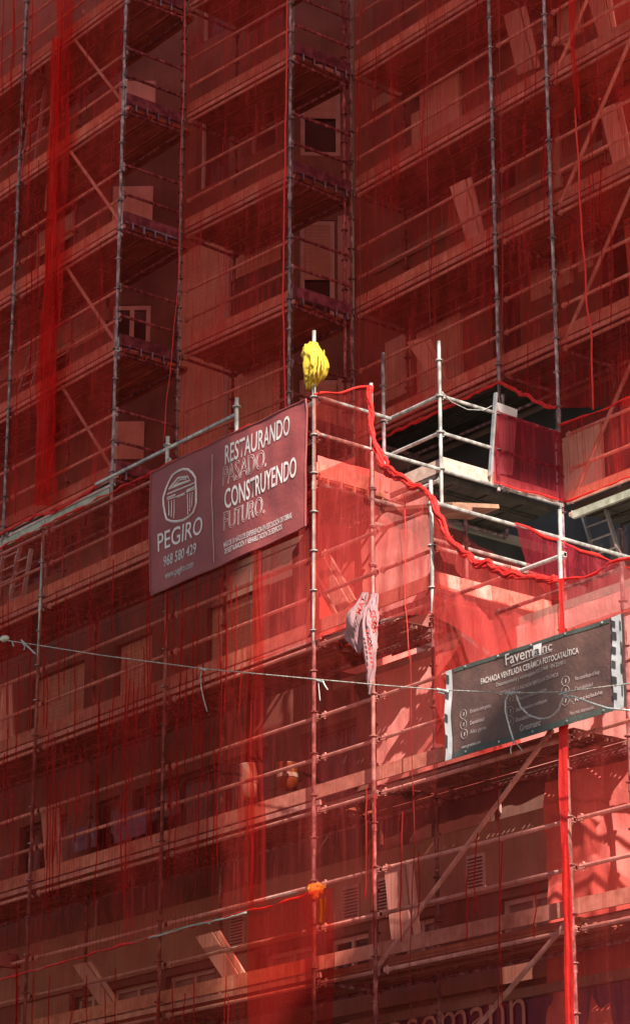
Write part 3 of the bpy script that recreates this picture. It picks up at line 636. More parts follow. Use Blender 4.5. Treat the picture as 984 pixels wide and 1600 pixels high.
# lower right part from the seam to beyond the frame
topR = [(xs, 17.80, 13.4), onA(488, 742, 17.80), onA(580, 702, 17.80), onA(606, 740, 17.80), onA(640, 762, 17.80), onA(676, 776, 17.80), onA(700, 836, 17.79), onA(740, 880, 17.79), onA(800, 898, 17.79), onA(868, 906, 17.79)]
yq = 17.71
sheet('debris_net', topR, [(xs, yq, 10.42), (-22.5, yq, 10.40), (-21.4, yq, 10.38), (-20.9, yq, 10.3), (-20.36, yq, 10.2), (-19.9, yq, 9.9), (-19.5, yq, 9.6), (-19.1, yq, 9.2), (-18.7, yq, 8.9), (-18.3, yq, 8.6)], M['net_mid'], F,
      'sunlit front net of the corner bay, sagging behind the left end of the dark banner', 'net', NG, .03, 4, 4.1, 12)
sheet('debris_net', [(xs, yq-.02, 10.44), (-20.4, yq-.02, 10.24), (-19.1, yq-.02, 9.24), (-18.3, yq-.02, 8.64)], [(xs, 17.64, 7.45), (-23.3, 17.64, 7.45), (-22.7, 17.62, 7.44), (-22.3, 17.62, 6.5), (-22.2, 17.62, 4.3), (-21.5, 17.62, 4.2), (-20, 17.62, 4.2), (-18.3, 17.62, 4.2)], M['net_sheer'], F,  # lower albedo stands in for shade on this part of the net
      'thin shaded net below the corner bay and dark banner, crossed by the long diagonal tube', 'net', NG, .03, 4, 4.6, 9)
# ruffled hem rope, bright red, from the post top down to the dark banner
def ruffle(name, pix, y, r0, label, seed=1.0, x=None, mat='hem', group=None, cat='net edge'):
    pts = [onA(a, b, y) if x is None else onB(a, b, x) for a, b in pix]; L = sum((pts[i+1]-pts[i]).length for i in range(len(pts)-1)); P_ = resample(pts, max(6, int(L*22)))
    nrm = V3((0, -1, 0)) if x is None else V3((1, 0, 0)); mb = MB()
    c = [p+V3((noise.noise(V3((i*.22, seed, 0)))*.06, 0, noise.noise(V3((i*.27, seed, 9)))*.06))*(r0/.05) for i, p in enumerate(P_)]
    fr = []
    for i, p in enumerate(c):
        d = (c[min(i+1, len(c)-1)]-c[max(i-1, 0)]).normalized(); u = d.cross(nrm).normalized(); fr.append((p, u, u.cross(d)))
    for k in range(9):
        ph = k*2.4; pts = []; rr = []
        for i, (p, u, w_) in enumerate(fr):
            sw = .6+.7*noise.noise(V3((i*.12, seed, 31)))      # bundle swells and tightens
            t = ph+i*.16+1.5*noise.noise(V3((i*.15, k*3.3, seed))); R0 = r0*sw*(.75+.5*noise.noise(V3((i*.3, k*1.9, seed+4))))
            pts.append(p+u*(math.cos(t)*R0*1.3)+w_*(math.sin(t)*R0*.8)); rr.append(max(.003, r0*.36*(1+1.1*noise.noise(V3((i*.55, k*5.1, seed+8))))))
        mb.path(pts, rr, 6)
    rnd = random.Random(int(seed*10))
    for i in range(2, len(fr)-2, 5):                            # small loose flaps of mesh sticking out of the bundle
        p, u, w_ = fr[i]; a = rnd.uniform(-1, 1); L_ = r0*rnd.uniform(1.2, 2.6); b = fr[i+2][0]
        mb.add([p, b, (p+b)/2+u*(L_*a)+w_*(.3*r0)], [(0, 1, 2)])
    o = mb.build(name, M[mat], None, True); return tag(o, label, cat, group)
ruffle('net_hem', [(577, 604), (578, 640), (584, 690), (592, 718), (612, 738), (640, 755), (668, 768), (677, 785), (690, 822), (708, 850), (740, 878), (775, 890), (812, 900), (868, 907)], 17.62, .045,
       'thick bright red rolled net edge sagging from the front post to the dark banner', 2.0)
ruffle('net_hem', [(592, 720), (600, 716), (606, 724), (602, 740), (612, 744)], 17.66, .03, 'small knotted clump on the bright rolled net edge', 4.0)
# net right of the V pole above the dark banner
sheet('debris_net', [onA(870, 906, 17.7), onA(905, 903, 17.7), onA(935, 893, 17.7), onA(960, 878, 17.7), onA(1000, 868, 17.7), onA(1100, 840, 17.7)],
      [onA(872, 990, 17.72), onA(905, 982, 17.72), onA(935, 972, 17.72), onA(960, 962, 17.72), onA(1000, 950, 17.72), onA(1100, 920, 17.72)], M['net_open'], F,
      'crumpled bright red net slung just above the right end of the dark banner', 'net', NG, .03, 4, 6.2, 16, 't', crumple=.05)
sheet('debris_net', [(-18.28, 17.69, 9.5), (-15.2, 17.69, 9.45)], [(-18.28, 17.69, 4.2), (-15.2, 17.69, 4.2)], M['net_sheer'], F,
      'net right of the bright red seam strip at the lower right edge', 'net', NG, .04, 4, 8.1, 9)
# side faces
sheet('debris_net', [onB(490, 617, XP+.03), onB(535, 612, XP+.03), onB(579, 603, XP+.03)], [onB(490, 1000, XP+.03), onB(535, 1010, XP+.03), onB(582, 1020, XP+.03)], M['net_sheer'], (1, 0, 0),
      'small net on the corner end frame right of the yellow cloth post', 'net', NG, .03, 4, 3.3, 12, 't')
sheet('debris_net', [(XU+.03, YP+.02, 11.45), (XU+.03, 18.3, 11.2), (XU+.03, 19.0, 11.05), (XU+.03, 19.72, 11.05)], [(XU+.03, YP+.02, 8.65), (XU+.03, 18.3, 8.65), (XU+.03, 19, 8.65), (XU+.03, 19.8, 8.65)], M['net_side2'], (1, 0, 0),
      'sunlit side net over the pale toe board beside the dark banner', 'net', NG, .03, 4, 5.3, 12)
sheet('debris_net', [onB(803, 818, XU+.06), onB(860, 842, XU+.06), onB(930, 868, XU+.06), onB(984, 888, XU+.06), onB(1010, 896, XU+.06)],
      [onB(828, 900, XU+.08), onB(862, 935, XU+.08), onB(900, 960, XU+.08), onB(960, 975, XU+.08), onB(1010, 985, XU+.08)], M['net_pink'], (1, 0, 0),
      'loose pink red net flap hanging from the white rail in front of the ladder', 'net', NG, .04, 3, 2.3, 14, 't', crumple=.05)
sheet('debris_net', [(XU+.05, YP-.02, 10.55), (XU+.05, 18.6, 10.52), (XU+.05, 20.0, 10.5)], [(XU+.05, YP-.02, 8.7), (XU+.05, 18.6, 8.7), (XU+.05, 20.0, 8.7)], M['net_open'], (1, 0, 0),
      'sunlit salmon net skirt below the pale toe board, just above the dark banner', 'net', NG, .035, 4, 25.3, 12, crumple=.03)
# the pinkish panel on the high platform side
sheet('debris_net', [onB(773, 640, XP+.04), onB(830, 660, XP+.04), onB(877, 676, XP+.04)], [onB(771, 755, XP+.04), onB(820, 768, XP+.04), onB(881, 783, XP+.04)], M['net_pink'], (1, 0, 0),
      'purplish net panel on the high platform beside the upright pale board', 'net', NG, .02, 3, 7.7, 14, 'b')
sheet('debris_net', [onA(872, 664, YR-.05), onA(900, 655, YR-.05), onA(945, 640, YR-.05), onA(1000, 612, YR-.05), onA(1100, 560, YR-.05)], [onA(883, 784, YR-.05), onA(915, 773, YR-.05), onA(972, 750, YR-.05), onA(1010, 735, YR-.05), onA(1100, 700, YR-.05)], M['net_up'], F,
      'lower right upper-scaffold net panel with red hems above the ladder', 'net', NG, .03, 4, 9.7, 10, 'tb')
# upper right
sheet('debris_net', [(-26.85, YR+.035, 26), (-16.4, YR+.035, 26)], [(-26.85, YR+.035, 15.1)]+[onA(a, b, YR+.035) for a, b in ((600, 682), (690, 640), (778, 598), (815, 617), (866, 638))]+[(-21.0, YR+.035, 14.0), (-16.4, YR+.035, 14.0)], M['net_up'], F,
      'upper right net over the high scaffold, ending in a red hem above the open platform', 'net', NG, .03, 5, 11.7, 8)
ruffle('net_hem', [(590, 688), (640, 664), (690, 640), (740, 616), (779, 597), (800, 608), (825, 620), (850, 634), (868, 637)], YR-.04, .026, 'red rolled bottom edge of the upper right net over the dark soffit', 6.0)
# upper middle
a_ = I1+nM*.035; b_ = O2+nM*.035
sheet('debris_net', [V3((a_.x, a_.y, 26)), V3((b_.x, b_.y, 26))], [V3((a_.x, a_.y, 13.05)), V3((b_.x, b_.y, 13.05))], M['net_up'], tuple(-nM),
      'upper middle net between the two dark recesses above the red banner', 'net', NG, .03, 5, 13.7, 8)
# upper left
sheet('debris_net', [(-38.7, YL+.035, 26), (-29.47, YL+.035, 26)], [(-38.7, YL+.035, 14.9)]+[onA(a, b, YL+.035) for a, b in ((0, 835), (60, 805), (90, 800), (172, 748))], M['net_up'], F,
      'upper left net with a red hem over the pale green ledge', 'net', NG, .035, 6, 15.7, 8)
ruffle('net_hem', [(-20, 845), (0, 835), (55, 806), (85, 800), (120, 780), (172, 746)], YL-.03, .024, 'red rolled bottom edge of the upper left net over the green ledge', 8.0)
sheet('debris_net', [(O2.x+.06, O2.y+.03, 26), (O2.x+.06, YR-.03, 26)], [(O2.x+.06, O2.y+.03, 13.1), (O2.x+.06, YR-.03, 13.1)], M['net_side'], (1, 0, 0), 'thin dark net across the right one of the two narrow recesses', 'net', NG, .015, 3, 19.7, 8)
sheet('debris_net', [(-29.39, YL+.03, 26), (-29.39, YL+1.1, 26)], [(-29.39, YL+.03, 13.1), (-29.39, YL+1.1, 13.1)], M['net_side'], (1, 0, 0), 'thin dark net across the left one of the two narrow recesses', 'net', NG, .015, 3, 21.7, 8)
# gathered vertical folds in the nets, each a loose doubled pleat
def folds(host, items):
    for (px, y0, y1, yy, r, sd) in items:
        a = onA(px, y0, yy); b = onA(px+(y1-y0)*-.015, y1, yy); n = max(8, int((a-b).length*7)); P_ = resample([a, b], n)
        pts = [p+V3((.07*noise.noise(V3((i*.13, sd, 2)))+.02*noise.noise(V3((i*.6, sd, 5))), -.02, 0)) for i, p in enumerate(P_)]
        mb = MB(); v = []; f = []
        for i, p in enumerate(pts):
            w_ = r*(.5+.9*abs(noise.noise(V3((i*.17, sd, 8)))))*min(1, i*.25, (n-i)*.25+.05); v += [p-V3((w_, 0, 0)), p+V3((0, -.02, 0)), p+V3((w_, 0, 0))]
        for i in range(n): f += [(3*i, 3*i+1, 3*i+4, 3*i+3), (3*i+1, 3*i+2, 3*i+5, 3*i+4)]
        mb.add(v, f).build('fold', M['net_fold'], host, True)
rr_ = random.Random(11)
def mk(n, x0, x1, y0, y1, lo, hi, yy, r): return [(rr_.uniform(x0, x1), *(lambda t: (t, t+rr_.uniform(lo, hi)))(rr_.uniform(y0, y1)), yy, r*rr_.uniform(.5, 1.3), rr_.uniform(0, 99)) for _ in range(n)]
nets = [o for o in bpy.data.objects if o.get('category') == 'net']
def hostof(t): return next(o for o in nets if t in o['label'])
folds(hostof('upper left net'), mk(22, -20, 165, -40, 480, 80, 330, YL-.0, .022))
folds(hostof('upper right net over'), mk(24, 560, 980, -40, 380, 60, 260, YR-.01, .018))
folds(hostof('long lower net'), mk(70, 0, 385, 870, 1250, 60, 230, 17.67, .009))
folds(hostof('thin shaded net'), mk(8, 500, 870, 1220, 1400, 80, 260, 17.66, .006))
# rolled strips and seam strips
def p0z(z): return z
def strip_(name, L, Rr, y, mat, label, seed, amp=.03, group=None, cat='net strip', fold=14):
    tt = [onA(a, b, y) for a, b in L]; bb = [onA(a, b, y) for a, b in Rr]; nv = 60
    A_ = resample(tt, nv); B_ = resample(bb, nv); nu = 12
    def fn(i, j):
        k = int(round(j*nv)); p = A_[k].lerp(B_[k], i)+V3((.035*noise.noise(V3((p0z(A_[k].z)*1.6+i*.8, seed, 4))), 0, 0)); return p+V3((0, -1, 0))*amp*(noise.noise(V3((i*fold*.35, p.z*.6, seed)))+.5*noise.noise(V3((i*fold, p.z*1.2, seed))))
    return tag(MB().grid(fn, nu, nv).build(name, mat, None, True), label, cat, group)
strip_('net_roll', [(92, -40), (88, 120), (80, 250), (66, 480), (62, 560), (55, 700), (52, 790)], [(120, -40), (110, 120), (107, 250), (100, 440), (92, 560), (85, 700), (80, 790)], YL-.08, M['net_strip'],
       'long bright red bundle of net hanging down the upper left scaffold', 3.1, .07)
strip_('net_roll', [(82, 60), (76, 250), (70, 420), (60, 540), (64, 640), (66, 770)], [(96, 60), (92, 250), (84, 420), (90, 540), (86, 640), (90, 770)], YL-.13, M['net_strip'], 'narrow second fold of net beside the upper left bundle', 5.1, .06)
strip_('net_strip', [(392, 860), (396, 1000), (391, 1140), (390, 1250), (393, 1330), (389, 1412)], [(408, 860), (412, 1000), (410, 1140), (414, 1250), (416, 1330), (415, 1412)], 17.60, M['net_double'],
       'narrow overlap strip of net hanging from the red banner to the lower hem', 7.1, .02)
strip_('net_strip', [(388, 1412), (386, 1500), (385, 1700)], [(520, 1386), (522, 1500), (520, 1700)], 17.58, M['net_double'], 'wide doubled net sheet at the bottom centre below the orange wrapped post', 9.1, .02)
strip_('net_strip', [(871, 905), (873, 1000), (872, 1140), (874, 1300), (880, 1450), (884, 1700)], [(880, 905), (882, 1000), (886, 1140), (888, 1300), (893, 1450), (900, 1700)], 17.66, M['hem'], 'bright red seam strip running down beside the lower right pole', 11.1, .012, fold=3)
strip_('net_strip', [(886, -40), (889, 60), (893, 120), (898, 170)], [(898, -40), (897, 60), (903, 120), (907, 200)], YR-.05, M['net_strip'], 'bright red gathered net edge hanging at the top right', 13.1, .02)
sheet('debris_net', [onA(-200, 1568, 17.64), onA(0, 1532, 17.64), onA(245, 1462, 17.64), onA(490, 1397, 17.64)], [onA(-200, 1790, 17.64), onA(0, 1760, 17.64), onA(245, 1720, 17.64), onA(490, 1680, 17.64)], M['net_low'], F,
      'lowest left net, thinner, with a red and pale green hem along its top', 'net', NG, .03, 4, 17.7, 8, 't')
ruffle('net_hem', [(232, 1466), (262, 1458), (300, 1446), (340, 1438), (385, 1426)], 17.61, .011, 'pale rolled tape along the lower net hem', 3.0, mat='tape_dull')

nets = [o for o in bpy.data.objects if o.get('category') == 'net']
folds(hostof('lowest left net'), mk(16, 0, 385, 1500, 1560, 60, 150, 17.62, .010))
# cords
def cord(pix, y, r, label, mat='cord', x=None, jit=.02, seed=1.0, cat='cord', name='cord', n=18):
    pts = [onA(a, b, y) if x is None else onB(a, b, x) for a, b in pix]; L = sum((pts[i+1]-pts[i]).length for i in range(len(pts)-1)); P_ = resample(pts, max(4, int(L*n/3)))
    P_ = [p+V3((noise.noise(V3((i*.31, seed, 1))), 0, noise.noise(V3((i*.37, seed, 2)))))*jit for i, p in enumerate(P_)]
    return tag(MB().path(P_, r, 6).build(name, M[mat], None, True), label, cat, 'red lacing cords of the nets')
cord([(288, -20), (289, 100), (283, 230), (281, 330), (279, 440), (268, 560), (255, 690)], YL-.0, .006, 'thin pale red cord hanging down the left recess to the banner', 'cord', None, .03, 2)
cord([(449, -20), (447, 150), (444, 330), (442, 480), (447, 660)], 20.6, .013, 'red lacing cord beside the pole at the middle recess', 'cord', None, .02, 3)
cord([(668, -20), (667, 200), (668, 330), (672, 520)], YR-.04, .006, 'thin red cord down the middle of the upper right net', 'cord_dark', None, .02, 4)
cord([(898, 170), (905, 300), (912, 420), (922, 520), (926, 640)], YR-.05, .014, 'red lacing cord continuing the gathered edge at upper right', 'cord', None, .03, 5)
cord([(562, -20), (560, 200), (563, 420), (560, 600)], YR-.02, .006, 'thin red cord close to the pole in the right recess', 'cord_dark', None, .01, 6)
cord([(778, -20), (781, 160), (785, 400), (783, 590)], YR-.05, .006, 'thin red cord beside the long upper right pole', 'cord_dark', None, .01, 7)
cord([(641, 1020), (643, 1180), (648, 1330), (641, 1440), (640, 1620)], 17.68, .005, 'thin red cord down the net left of the dark banner', 'cord_dark', None, .02, 8)
cord([(777, 1190), (780, 1350), (777, 1620)], 17.68, .005, 'thin red cord under the middle of the dark banner', 'cord_dark', None, .01, 9)
cord([(632, 782), (634, 850), (632, 940), (640, 1030)], 17.68, .005, 'red cord hanging from the rolled edge in front of the corner bay', 'cord', None, .03, 10)
for i, (a, b, c, d_, e) in enumerate(((410, 940, 405, 1190, 'left'), (88, 1150, 106, 1330, 'x'), (123, 1160, 135, 1300, 'x'))): pass

# sunlit wall sheets (membrane and red sheeting fixed in front of the walls)
tag(wrinkled('wall_membrane', (-24.15, 18.9, 12.3), (2.45, 0, 0), (0, 0, -1.85), 80, 60, .030, 1.2, M['membrane'], F), 'creased pale sheet on the wall behind the corner bay, sunlit', 'wall sheet', 'pale sheets fixed on the walls')
tag(wrinkled('wall_membrane', (-22.9, 18.96, 10.28), (7.0, 0, 0), (0, 0, -1.75), 120, 40, .022, 3.2, M['membrane'], F), 'creased pale sheet on the wall left of and behind the dark banner', 'wall sheet', 'pale sheets fixed on the walls')
tag(wrinkled('wall_membrane', (-19.9, 18.90, 8.36), (4.9, 0, 0), (0, 0, -3.6), 110, 90, .10, 5.2, M['sheet'], F, None, 2.2, .5), 'deeply folded red sheet hanging at the lower right edge', 'wall sheet')
tag(wrinkled('wall_membrane', (-23.55, 18.62, 13.3), (0, 1.6, 0), (0, 0, -2.8), 60, 70, .035, 7.2, M['sheet'], (1, 0, 0)), 'crumpled red sheet behind the corner end frame right of the banner', 'wall sheet')
tag(wrinkled('wall_membrane', (-22.2, 22.95, 22.2), (2.7, 0, 0), (0, 0, -6.6), 50, 90, .04, 9.2, M['sheet'], F), 'folded red sheet high at the upper right edge', 'wall sheet')

# ------------------------------------------------------------------ banners
def bfold(seed, amp, nrm, x0, L, sag=0):
    nrm = V3(nrm)
    def f(p, lift=0):
        u = p.x
        d = amp*(noise.noise(V3((u*1.6, p.z*.9, seed)))+.5*noise.noise(V3((u*3.5+p.z, p.z*2.5, seed+3))))
        return p+nrm*(d+lift)
    return f
bn = empty('banner', (-24.2, 17.62, 11.8), 'large dark red banner with white lettering and a temple emblem, tied left of the corner', 'banner')
bf = bfold(2.2, .035, F, 0, 0)
cTL, cTR, cBR, cBL = onA(235, 739, 17.62), onA(480, 623, 17.62), onA(478, 824, 17.62), onA(236, 931, 17.62)
MB().grid(lambda i, j: bf(cTL.lerp(cTR, i).lerp(cBL.lerp(cBR, i), j)), 56, 28).build('banner_cloth', M['banner_red'], bn, True)
def bp(px, py): return onA(px, py, 17.62)
lift = lambda p: bf(p, .008)
def btext(body, px, py, hpx, sx=1, mat='white_print', outline=0, off=0, y=17.62, par=None, dsp=None, spacing=1.0, shear=0, wpx=None):
    p = onA(px, py, y); p2 = onA(px, py-hpx, y); h = p2.z-p.z
    o = textobj(body, h/.70, M[mat], par or bn, 'lettering', p, (1, 0, 0), (0, 0, 1), sx, shear, None, outline, 0, 'LEFT', off, spacing)
    if wpx: # stretch to the measured width
        q = onA(px+wpx, py, y); org = ORG[o.name]; xs_ = [v.co.x for v in o.data.vertices]; w0 = max(xs_)-min(xs_); k = abs(q.x-p.x)/w0; base = min(xs_)
        for v in o.data.vertices: v.co.x = base+(v.co.x-base)*k
    org = ORG[o.name]
    for v in o.data.vertices: v.co = (dsp or lift)(v.co+org)-org
    return o
btext('RESTAURANDO', 352, 727, 29, wpx=101, off=.004)
btext('PASADO.', 349, 760, 29, wpx=66, outline=.0022)
btext('CONSTRUYENDO', 352, 796, 30, wpx=113, off=.004)
btext('FUTURO.', 349, 830, 28, wpx=63, outline=.0022)
btext('M\u00c1S DE 30 A\u00d1OS DE EXPERIENCIA EN EJECUCI\u00d3N DE OBRAS', 350, 856, 8, wpx=107, off=.001)
btext('DE RESTAURACI\u00d3N Y REHABILITACI\u00d3N DE EDIFICIOS.', 351, 866, 8, wpx=91, off=.001)
btext('PEGIRO', 247, 863, 27, wpx=67, off=.002)
btext('968 580 429', 256, 886, 16, wpx=50, off=.003)
btext('www.pegiro.com', 259, 905, 11, wpx=44, off=.001)
# dividing line
mb = MB(); pl = [lift(bp(333, y_)) for y_ in range(710, 880, 8)]; mb.path(pl, .005, 4); mb.build('divider_line', M['pale_print'], bn)
# emblem: rounded ring, pediment, two columns
em = MB()
def epath(pix, r=.011, closed=False):
    P_ = [onA(a, b, 17.62) for a, b in pix]
    if closed: P_.append(P_[0])
    em.path([lift(p) for p in resample(P_, 20 if len(pix) > 5 else 5)], r, 4)
epath([(262, 812), (257, 795), (256, 778), (262, 756), (271, 742), (285, 733), (297, 734), (306, 744), (306, 765), (306, 785), (300, 801), (287, 812), (272, 816)], .016, True)
epath([(264, 764), (285, 741), (303, 748)], .014, True); epath([(272, 759), (286, 746), (296, 750)], .010, True)
epath([(262, 772), (304, 754)], .010); epath([(262, 781), (275, 776)], .009); epath([(277, 776), (288, 771)], .016); epath([(290, 769), (304, 763)], .009)
epath([(262, 778), (274, 773)], .012); epath([(291, 766), (304, 760)], .012)
for k in range(3): epath([(264+k*4, 783-k), (265+k*3.5, 806+k*2)], .007); epath([(292+k*4, 771-k), (292+k*4-k*1.2, 804-k*6)], .007)
em.build('emblem', M['white_print'], bn)
hm = MB(); hm.path([bf(p, .004) for p in resample([cTL, cTR, cBR, cBL, cTL], 60)], .012, 5); hm.build('hem', M['banner_red'], bn)

b2 = empty('banner', (-18.6, 17.55, 8.4), 'dark brown information banner with white text and checkered edge strips, at lower right', 'banner')
yb = 17.56; bf2 = bfold(6.6, .03, F, 0, 0)
q = [onA(697, 1049, yb), onA(975, 958, yb), onA(978, 1104, yb), onA(697, 1189, yb)]
def gridq(c, nu=56, nv=26, lf=0): return MB().grid(lambda i, j: bf2(c[0].lerp(c[1], i).lerp(c[3].lerp(c[2], i), j), lf), nu, nv)
gridq(q).build('banner_cloth', M['banner_dark'], b2, True)
def onq(s, t, lf=0): return bf2(q[0].lerp(q[1], s).lerp(q[3].lerp(q[2], s), t), lf)
for (t0, t1) in ((0, .045), (.93, 1)): MB().grid(lambda i, j: onq(.05+i*.87, t0+(t1-t0)*j, .006), 40, 2).build('hem_band', M['banner_hem'], b2, True)
def sidestrip(s0, s1, blocks):
    MB().grid(lambda i, j: onq(s0+(s1-s0)*i+.004*math.sin(j*9), j, .009), 3, 24).build('checkered_strip', M['tape_white'], b2, True)
    for (a, b, t, h) in blocks: MB().grid(lambda i, j: onq(s0+(s1-s0)*(a+(b-a)*i), t+h*j+.03*i, .013), 2, 2).build('dark_block', M['tape_black'], b2, True)
sidestrip(-.005, .035, [(.05, .6, .03, .10), (0, .55, .20, .10), (0, .45, .47, .09), (0, .4, .70, .14)])
sidestrip(.93, .985, [(.05, .42, .03, .07), (.05, .5, .15, .09), (.02, .42, .31, .08), (0, .38, .46, .08), (0, .45, .63, .09), (0, .42, .80, .07), (.86, 1, .06, .10), (.88, 1, .28, .14), (.86, 1, .52, .10), (.88, 1, .74, .12)])
l2 = lambda p: bf2(p, .008)
def t2(body, px, py, h, w_, mat='dim_print', outline=0, off=0): return btext(body, px, py, h, 1, mat, outline, off, yb, b2, l2, wpx=w_)
t2('Favem', 789, 1040, 17, 44, off=.0015); t2('nc', 848, 1021, 15, 15, off=.0015)
bk = [onA(a, b, yb) for a, b in ((834, 1009), (847, 1005), (847, 1023), (834, 1027))]
MB().grid(lambda i, j: bf2(bk[0].lerp(bk[1], i).lerp(bk[3].lerp(bk[2], i), j), .007), 3, 3).build('logo_block', M['white_print'], b2)
btext('a', 836, 1025, 14, 1, 'tape_black', 0, .001, yb, b2, lambda p: bf2(p, .012), wpx=9)
mb = MB(); mb.path([l2(onA(a, b, yb)) for a, b in ((800, 1041), (862, 1018))], .004, 4); mb.build('underline', M['white_print'], b2)
t2('FACHADA VENTILADA CER\u00c1MICA FOTOCATAL\u00cdTICA', 752, 1070, 9, 153, off=.001)
t2('Descontaminante y autolimpiante ISO 27448 · EN 22197-1', 775, 1073, 6, 110, off=.0)
t2('VENTAJAS DE LA FACHADA VENTILADA CER\u00c1MICA', 780, 1087, 6, 95, 'pale_print')
for s_, px, py, w_ in (('Eficiencia energ\u00e9tica', 735, 1115, 32), ('Durabilidad', 735, 1133, 22), ('Alta gama', 735, 1147, 26), ('Descontaminante', 805, 1095, 50), ('Descontaminante y autolimpiante', 805, 1112, 50), ('Durabilidad', 805, 1128, 24), ('No contribuye al fuego', 897, 1063, 38), ('Durabilidad', 897, 1079, 26), ('Reciclable', 897, 1096, 42), ('Para m\u00e1s informaci\u00f3n', 890, 1118, 36)):
    t2(s_, px, py, 6, w_, 'pale_print')
t2('www.gresmanc.com', 722, 1170, 5, 30, 'white_print'); t2('Gresmanc', 811, 1143, 10, 33, off=.001)
for (a, b) in ((725, 1116), (725, 1132), (726, 1147), (796, 1093), (797, 1111), (797, 1127), (884, 1064), (884, 1079), (884, 1095)):
    c = onA(a, b, yb); mb = MB(); mb.path([l2(c+V3((math.cos(t)*.05, 0, math.sin(t)*.05))) for t in [k*math.pi/8 for k in range(17)]], .0015, 4)
    mb.path([l2(c+V3((0, 0, -.02))), l2(c+V3((.01, 0, .02)))], .003, 4); mb.build('icon', M['dim_print'], b2)
for k in range(5):
    for t in (.02, .965):
        c = onq(.12+k*.19, t, .012); MB().tube(c+V3((0, .004, 0)), c-V3((0, .004, 0)), .012, 8).build('eyelet', M['wire'], b2)

# ------------------------------------------------------------------ loose things
def crumpled(name, rings, mat, seed, label, cat, n=22, jit=.03, par=None, group=None):
    """closed draped body from stacked rings (centre, rx, ry)"""
    mb = MB(); base = 0; v = []
    K = 5; rr = []
    for i in range(len(rings)-1):
        for k in range(K):
            t = k/K; a, b = rings[i], rings[i+1]; rr.append((V3(a[0]).lerp(V3(b[0]), t), a[1]*(1-t)+b[1]*t, a[2]*(1-t)+b[2]*t))
    rr.append((V3(rings[-1][0]), rings[-1][1], rings[-1][2]))
    for i, (c, rx, ry) in enumerate(rr):
        for j in range(n):
            t = 2*math.pi*j/n
            f = .92+.30*noise.noise(V3((math.cos(t)*1.6, math.sin(t)*1.6, c.z*3+seed)))+.38*(.25-abs(noise.noise(V3((math.cos(t)*2.0+c.z*3.5, math.sin(t)*2.0, c.z*4.2+seed)))))+.05*noise.noise(V3((math.cos(t)*6+c.z*5, math.sin(t)*6, c.z*6+seed)))
            d = c+RT*(math.cos(t)*rx*f)+V3((RT.y*-1, RT.x, 0))*(math.sin(t)*ry*f)
            v.append(d+V3((0, 0, noise.noise(V3((j*.7, i*.5, seed)))*jit)))
    f = []
    for i in range(len(rr)-1):
        for j in range(n): f.append((i*n+j, i*n+(j+1) % n, (i+1)*n+(j+1) % n, (i+1)*n+j))
    f.append(tuple(range(n))[::-1]); f.append(tuple((len(rr)-1)*n+j for j in range(n)))
    o = mb.add(v, f).build(name, M[mat], par, True)
    if label: tag(o, label, cat, group)
    return o
def bpx(px, py, x=XP): return onB(px, py, x)
def ring(px, py, rpx, ry=None, y=YP, x=None):
    c = onA(px, py, y); s = (c-CAM).length/FPX; return (tuple(c), rpx*s, (ry or rpx)*s)
crumpled('yellow_cloth', [ring(489, 537, 7), ring(487, 543, 13), ring(489, 554, 17), ring(494, 563, 18), ring(496, 575, 19), ring(494, 588, 18), ring(488, 598, 12), ring(484, 609, 6)], 'yellow', 3.3, 'crumpled bright yellow cloth bag pulled over the corner pole top', 'cloth', 44, .035)
mb = MB()
for k in range(5):
    pts = [ring(478+k*7+random.uniform(-2, 2), 548+j*11, 1)[0] for j in range(5)]
    mb.path([V3(p)-FW*.155+RT*(.01*random.uniform(-1, 1)) for p in pts], [.006, .016, .02, .014, .006], 6)
tag(mb.build('cloth_tie', M['yellow'], bpy.data.objects['yellow_cloth'], True))
crumpled('orange_cloth', [ring(495, 1381, 8), ring(493, 1385, 15), ring(491, 1392, 17), ring(490, 1400, 14), ring(491, 1406, 6)], 'orange', 5.3, 'orange plastic wrapped round the pole on the lower hem', 'wrap', 24, .02)
MB().add([ring(498, 1384, 1)[0], ring(510, 1383, 1)[0], ring(500, 1395, 1)[0], ring(497, 1390, 1)[0]], [(0, 1, 2, 3)]).build('wrap_corner', M['orange'], bpy.data.objects['orange_cloth'])
strip_('plastic_strip', [(496, 1406), (497, 1425), (497, 1440)], [(511, 1400), (510, 1425), (505, 1444)], 17.56, M['orange_net'], 'thin orange plastic tail hanging under the orange wrap', 2.2, .02, cat='plastic strip')
# white plastic bag
bgp = empty('plastic_bag', onA(565, 1000, 17.6), 'torn white plastic bag with red lettering hanging in front of the corner bay', 'bag')
def lens(L, Rr, yy, seed, nm):
    A_ = resample([onA(a, b, yy) for a, b in L], 26); B_ = resample([onA(a, b, yy) for a, b in Rr], 26)
    return MB().grid(lambda i, j: A_[int(round(j*26))].lerp(B_[int(round(j*26))], i)+V3((0, -1, 0))*(.10*math.sin(math.pi*i)*math.sin(math.pi*min(1, j*1.1))+.06*noise.noise(V3((i*6, j*4, seed)))), 14, 26).build(nm, M['bag'], bgp, True)
lens([(566, 925), (558, 938), (547, 958), (540, 985), (541, 1000), (550, 1012), (560, 1020)], [(576, 926), (574, 940), (572, 960), (572, 985), (570, 1000), (568, 1012), (563, 1020)], 17.66, 1.1, 'bag_body')
lens([(576, 940), (570, 960), (568, 985), (571, 1010), (573, 1045), (573, 1062), (576, 1080), (577, 1084)], [(584, 935), (584, 960), (587, 985), (590, 1010), (588, 1040), (582, 1064), (580, 1080), (578, 1085)], 17.64, 2.1, 'bag_tail')
lens([(583, 926), (578, 945), (582, 975), (587, 1000)], [(592, 928), (590, 950), (591, 990), (590, 1015)], 17.68, 3.1, 'bag_handle')
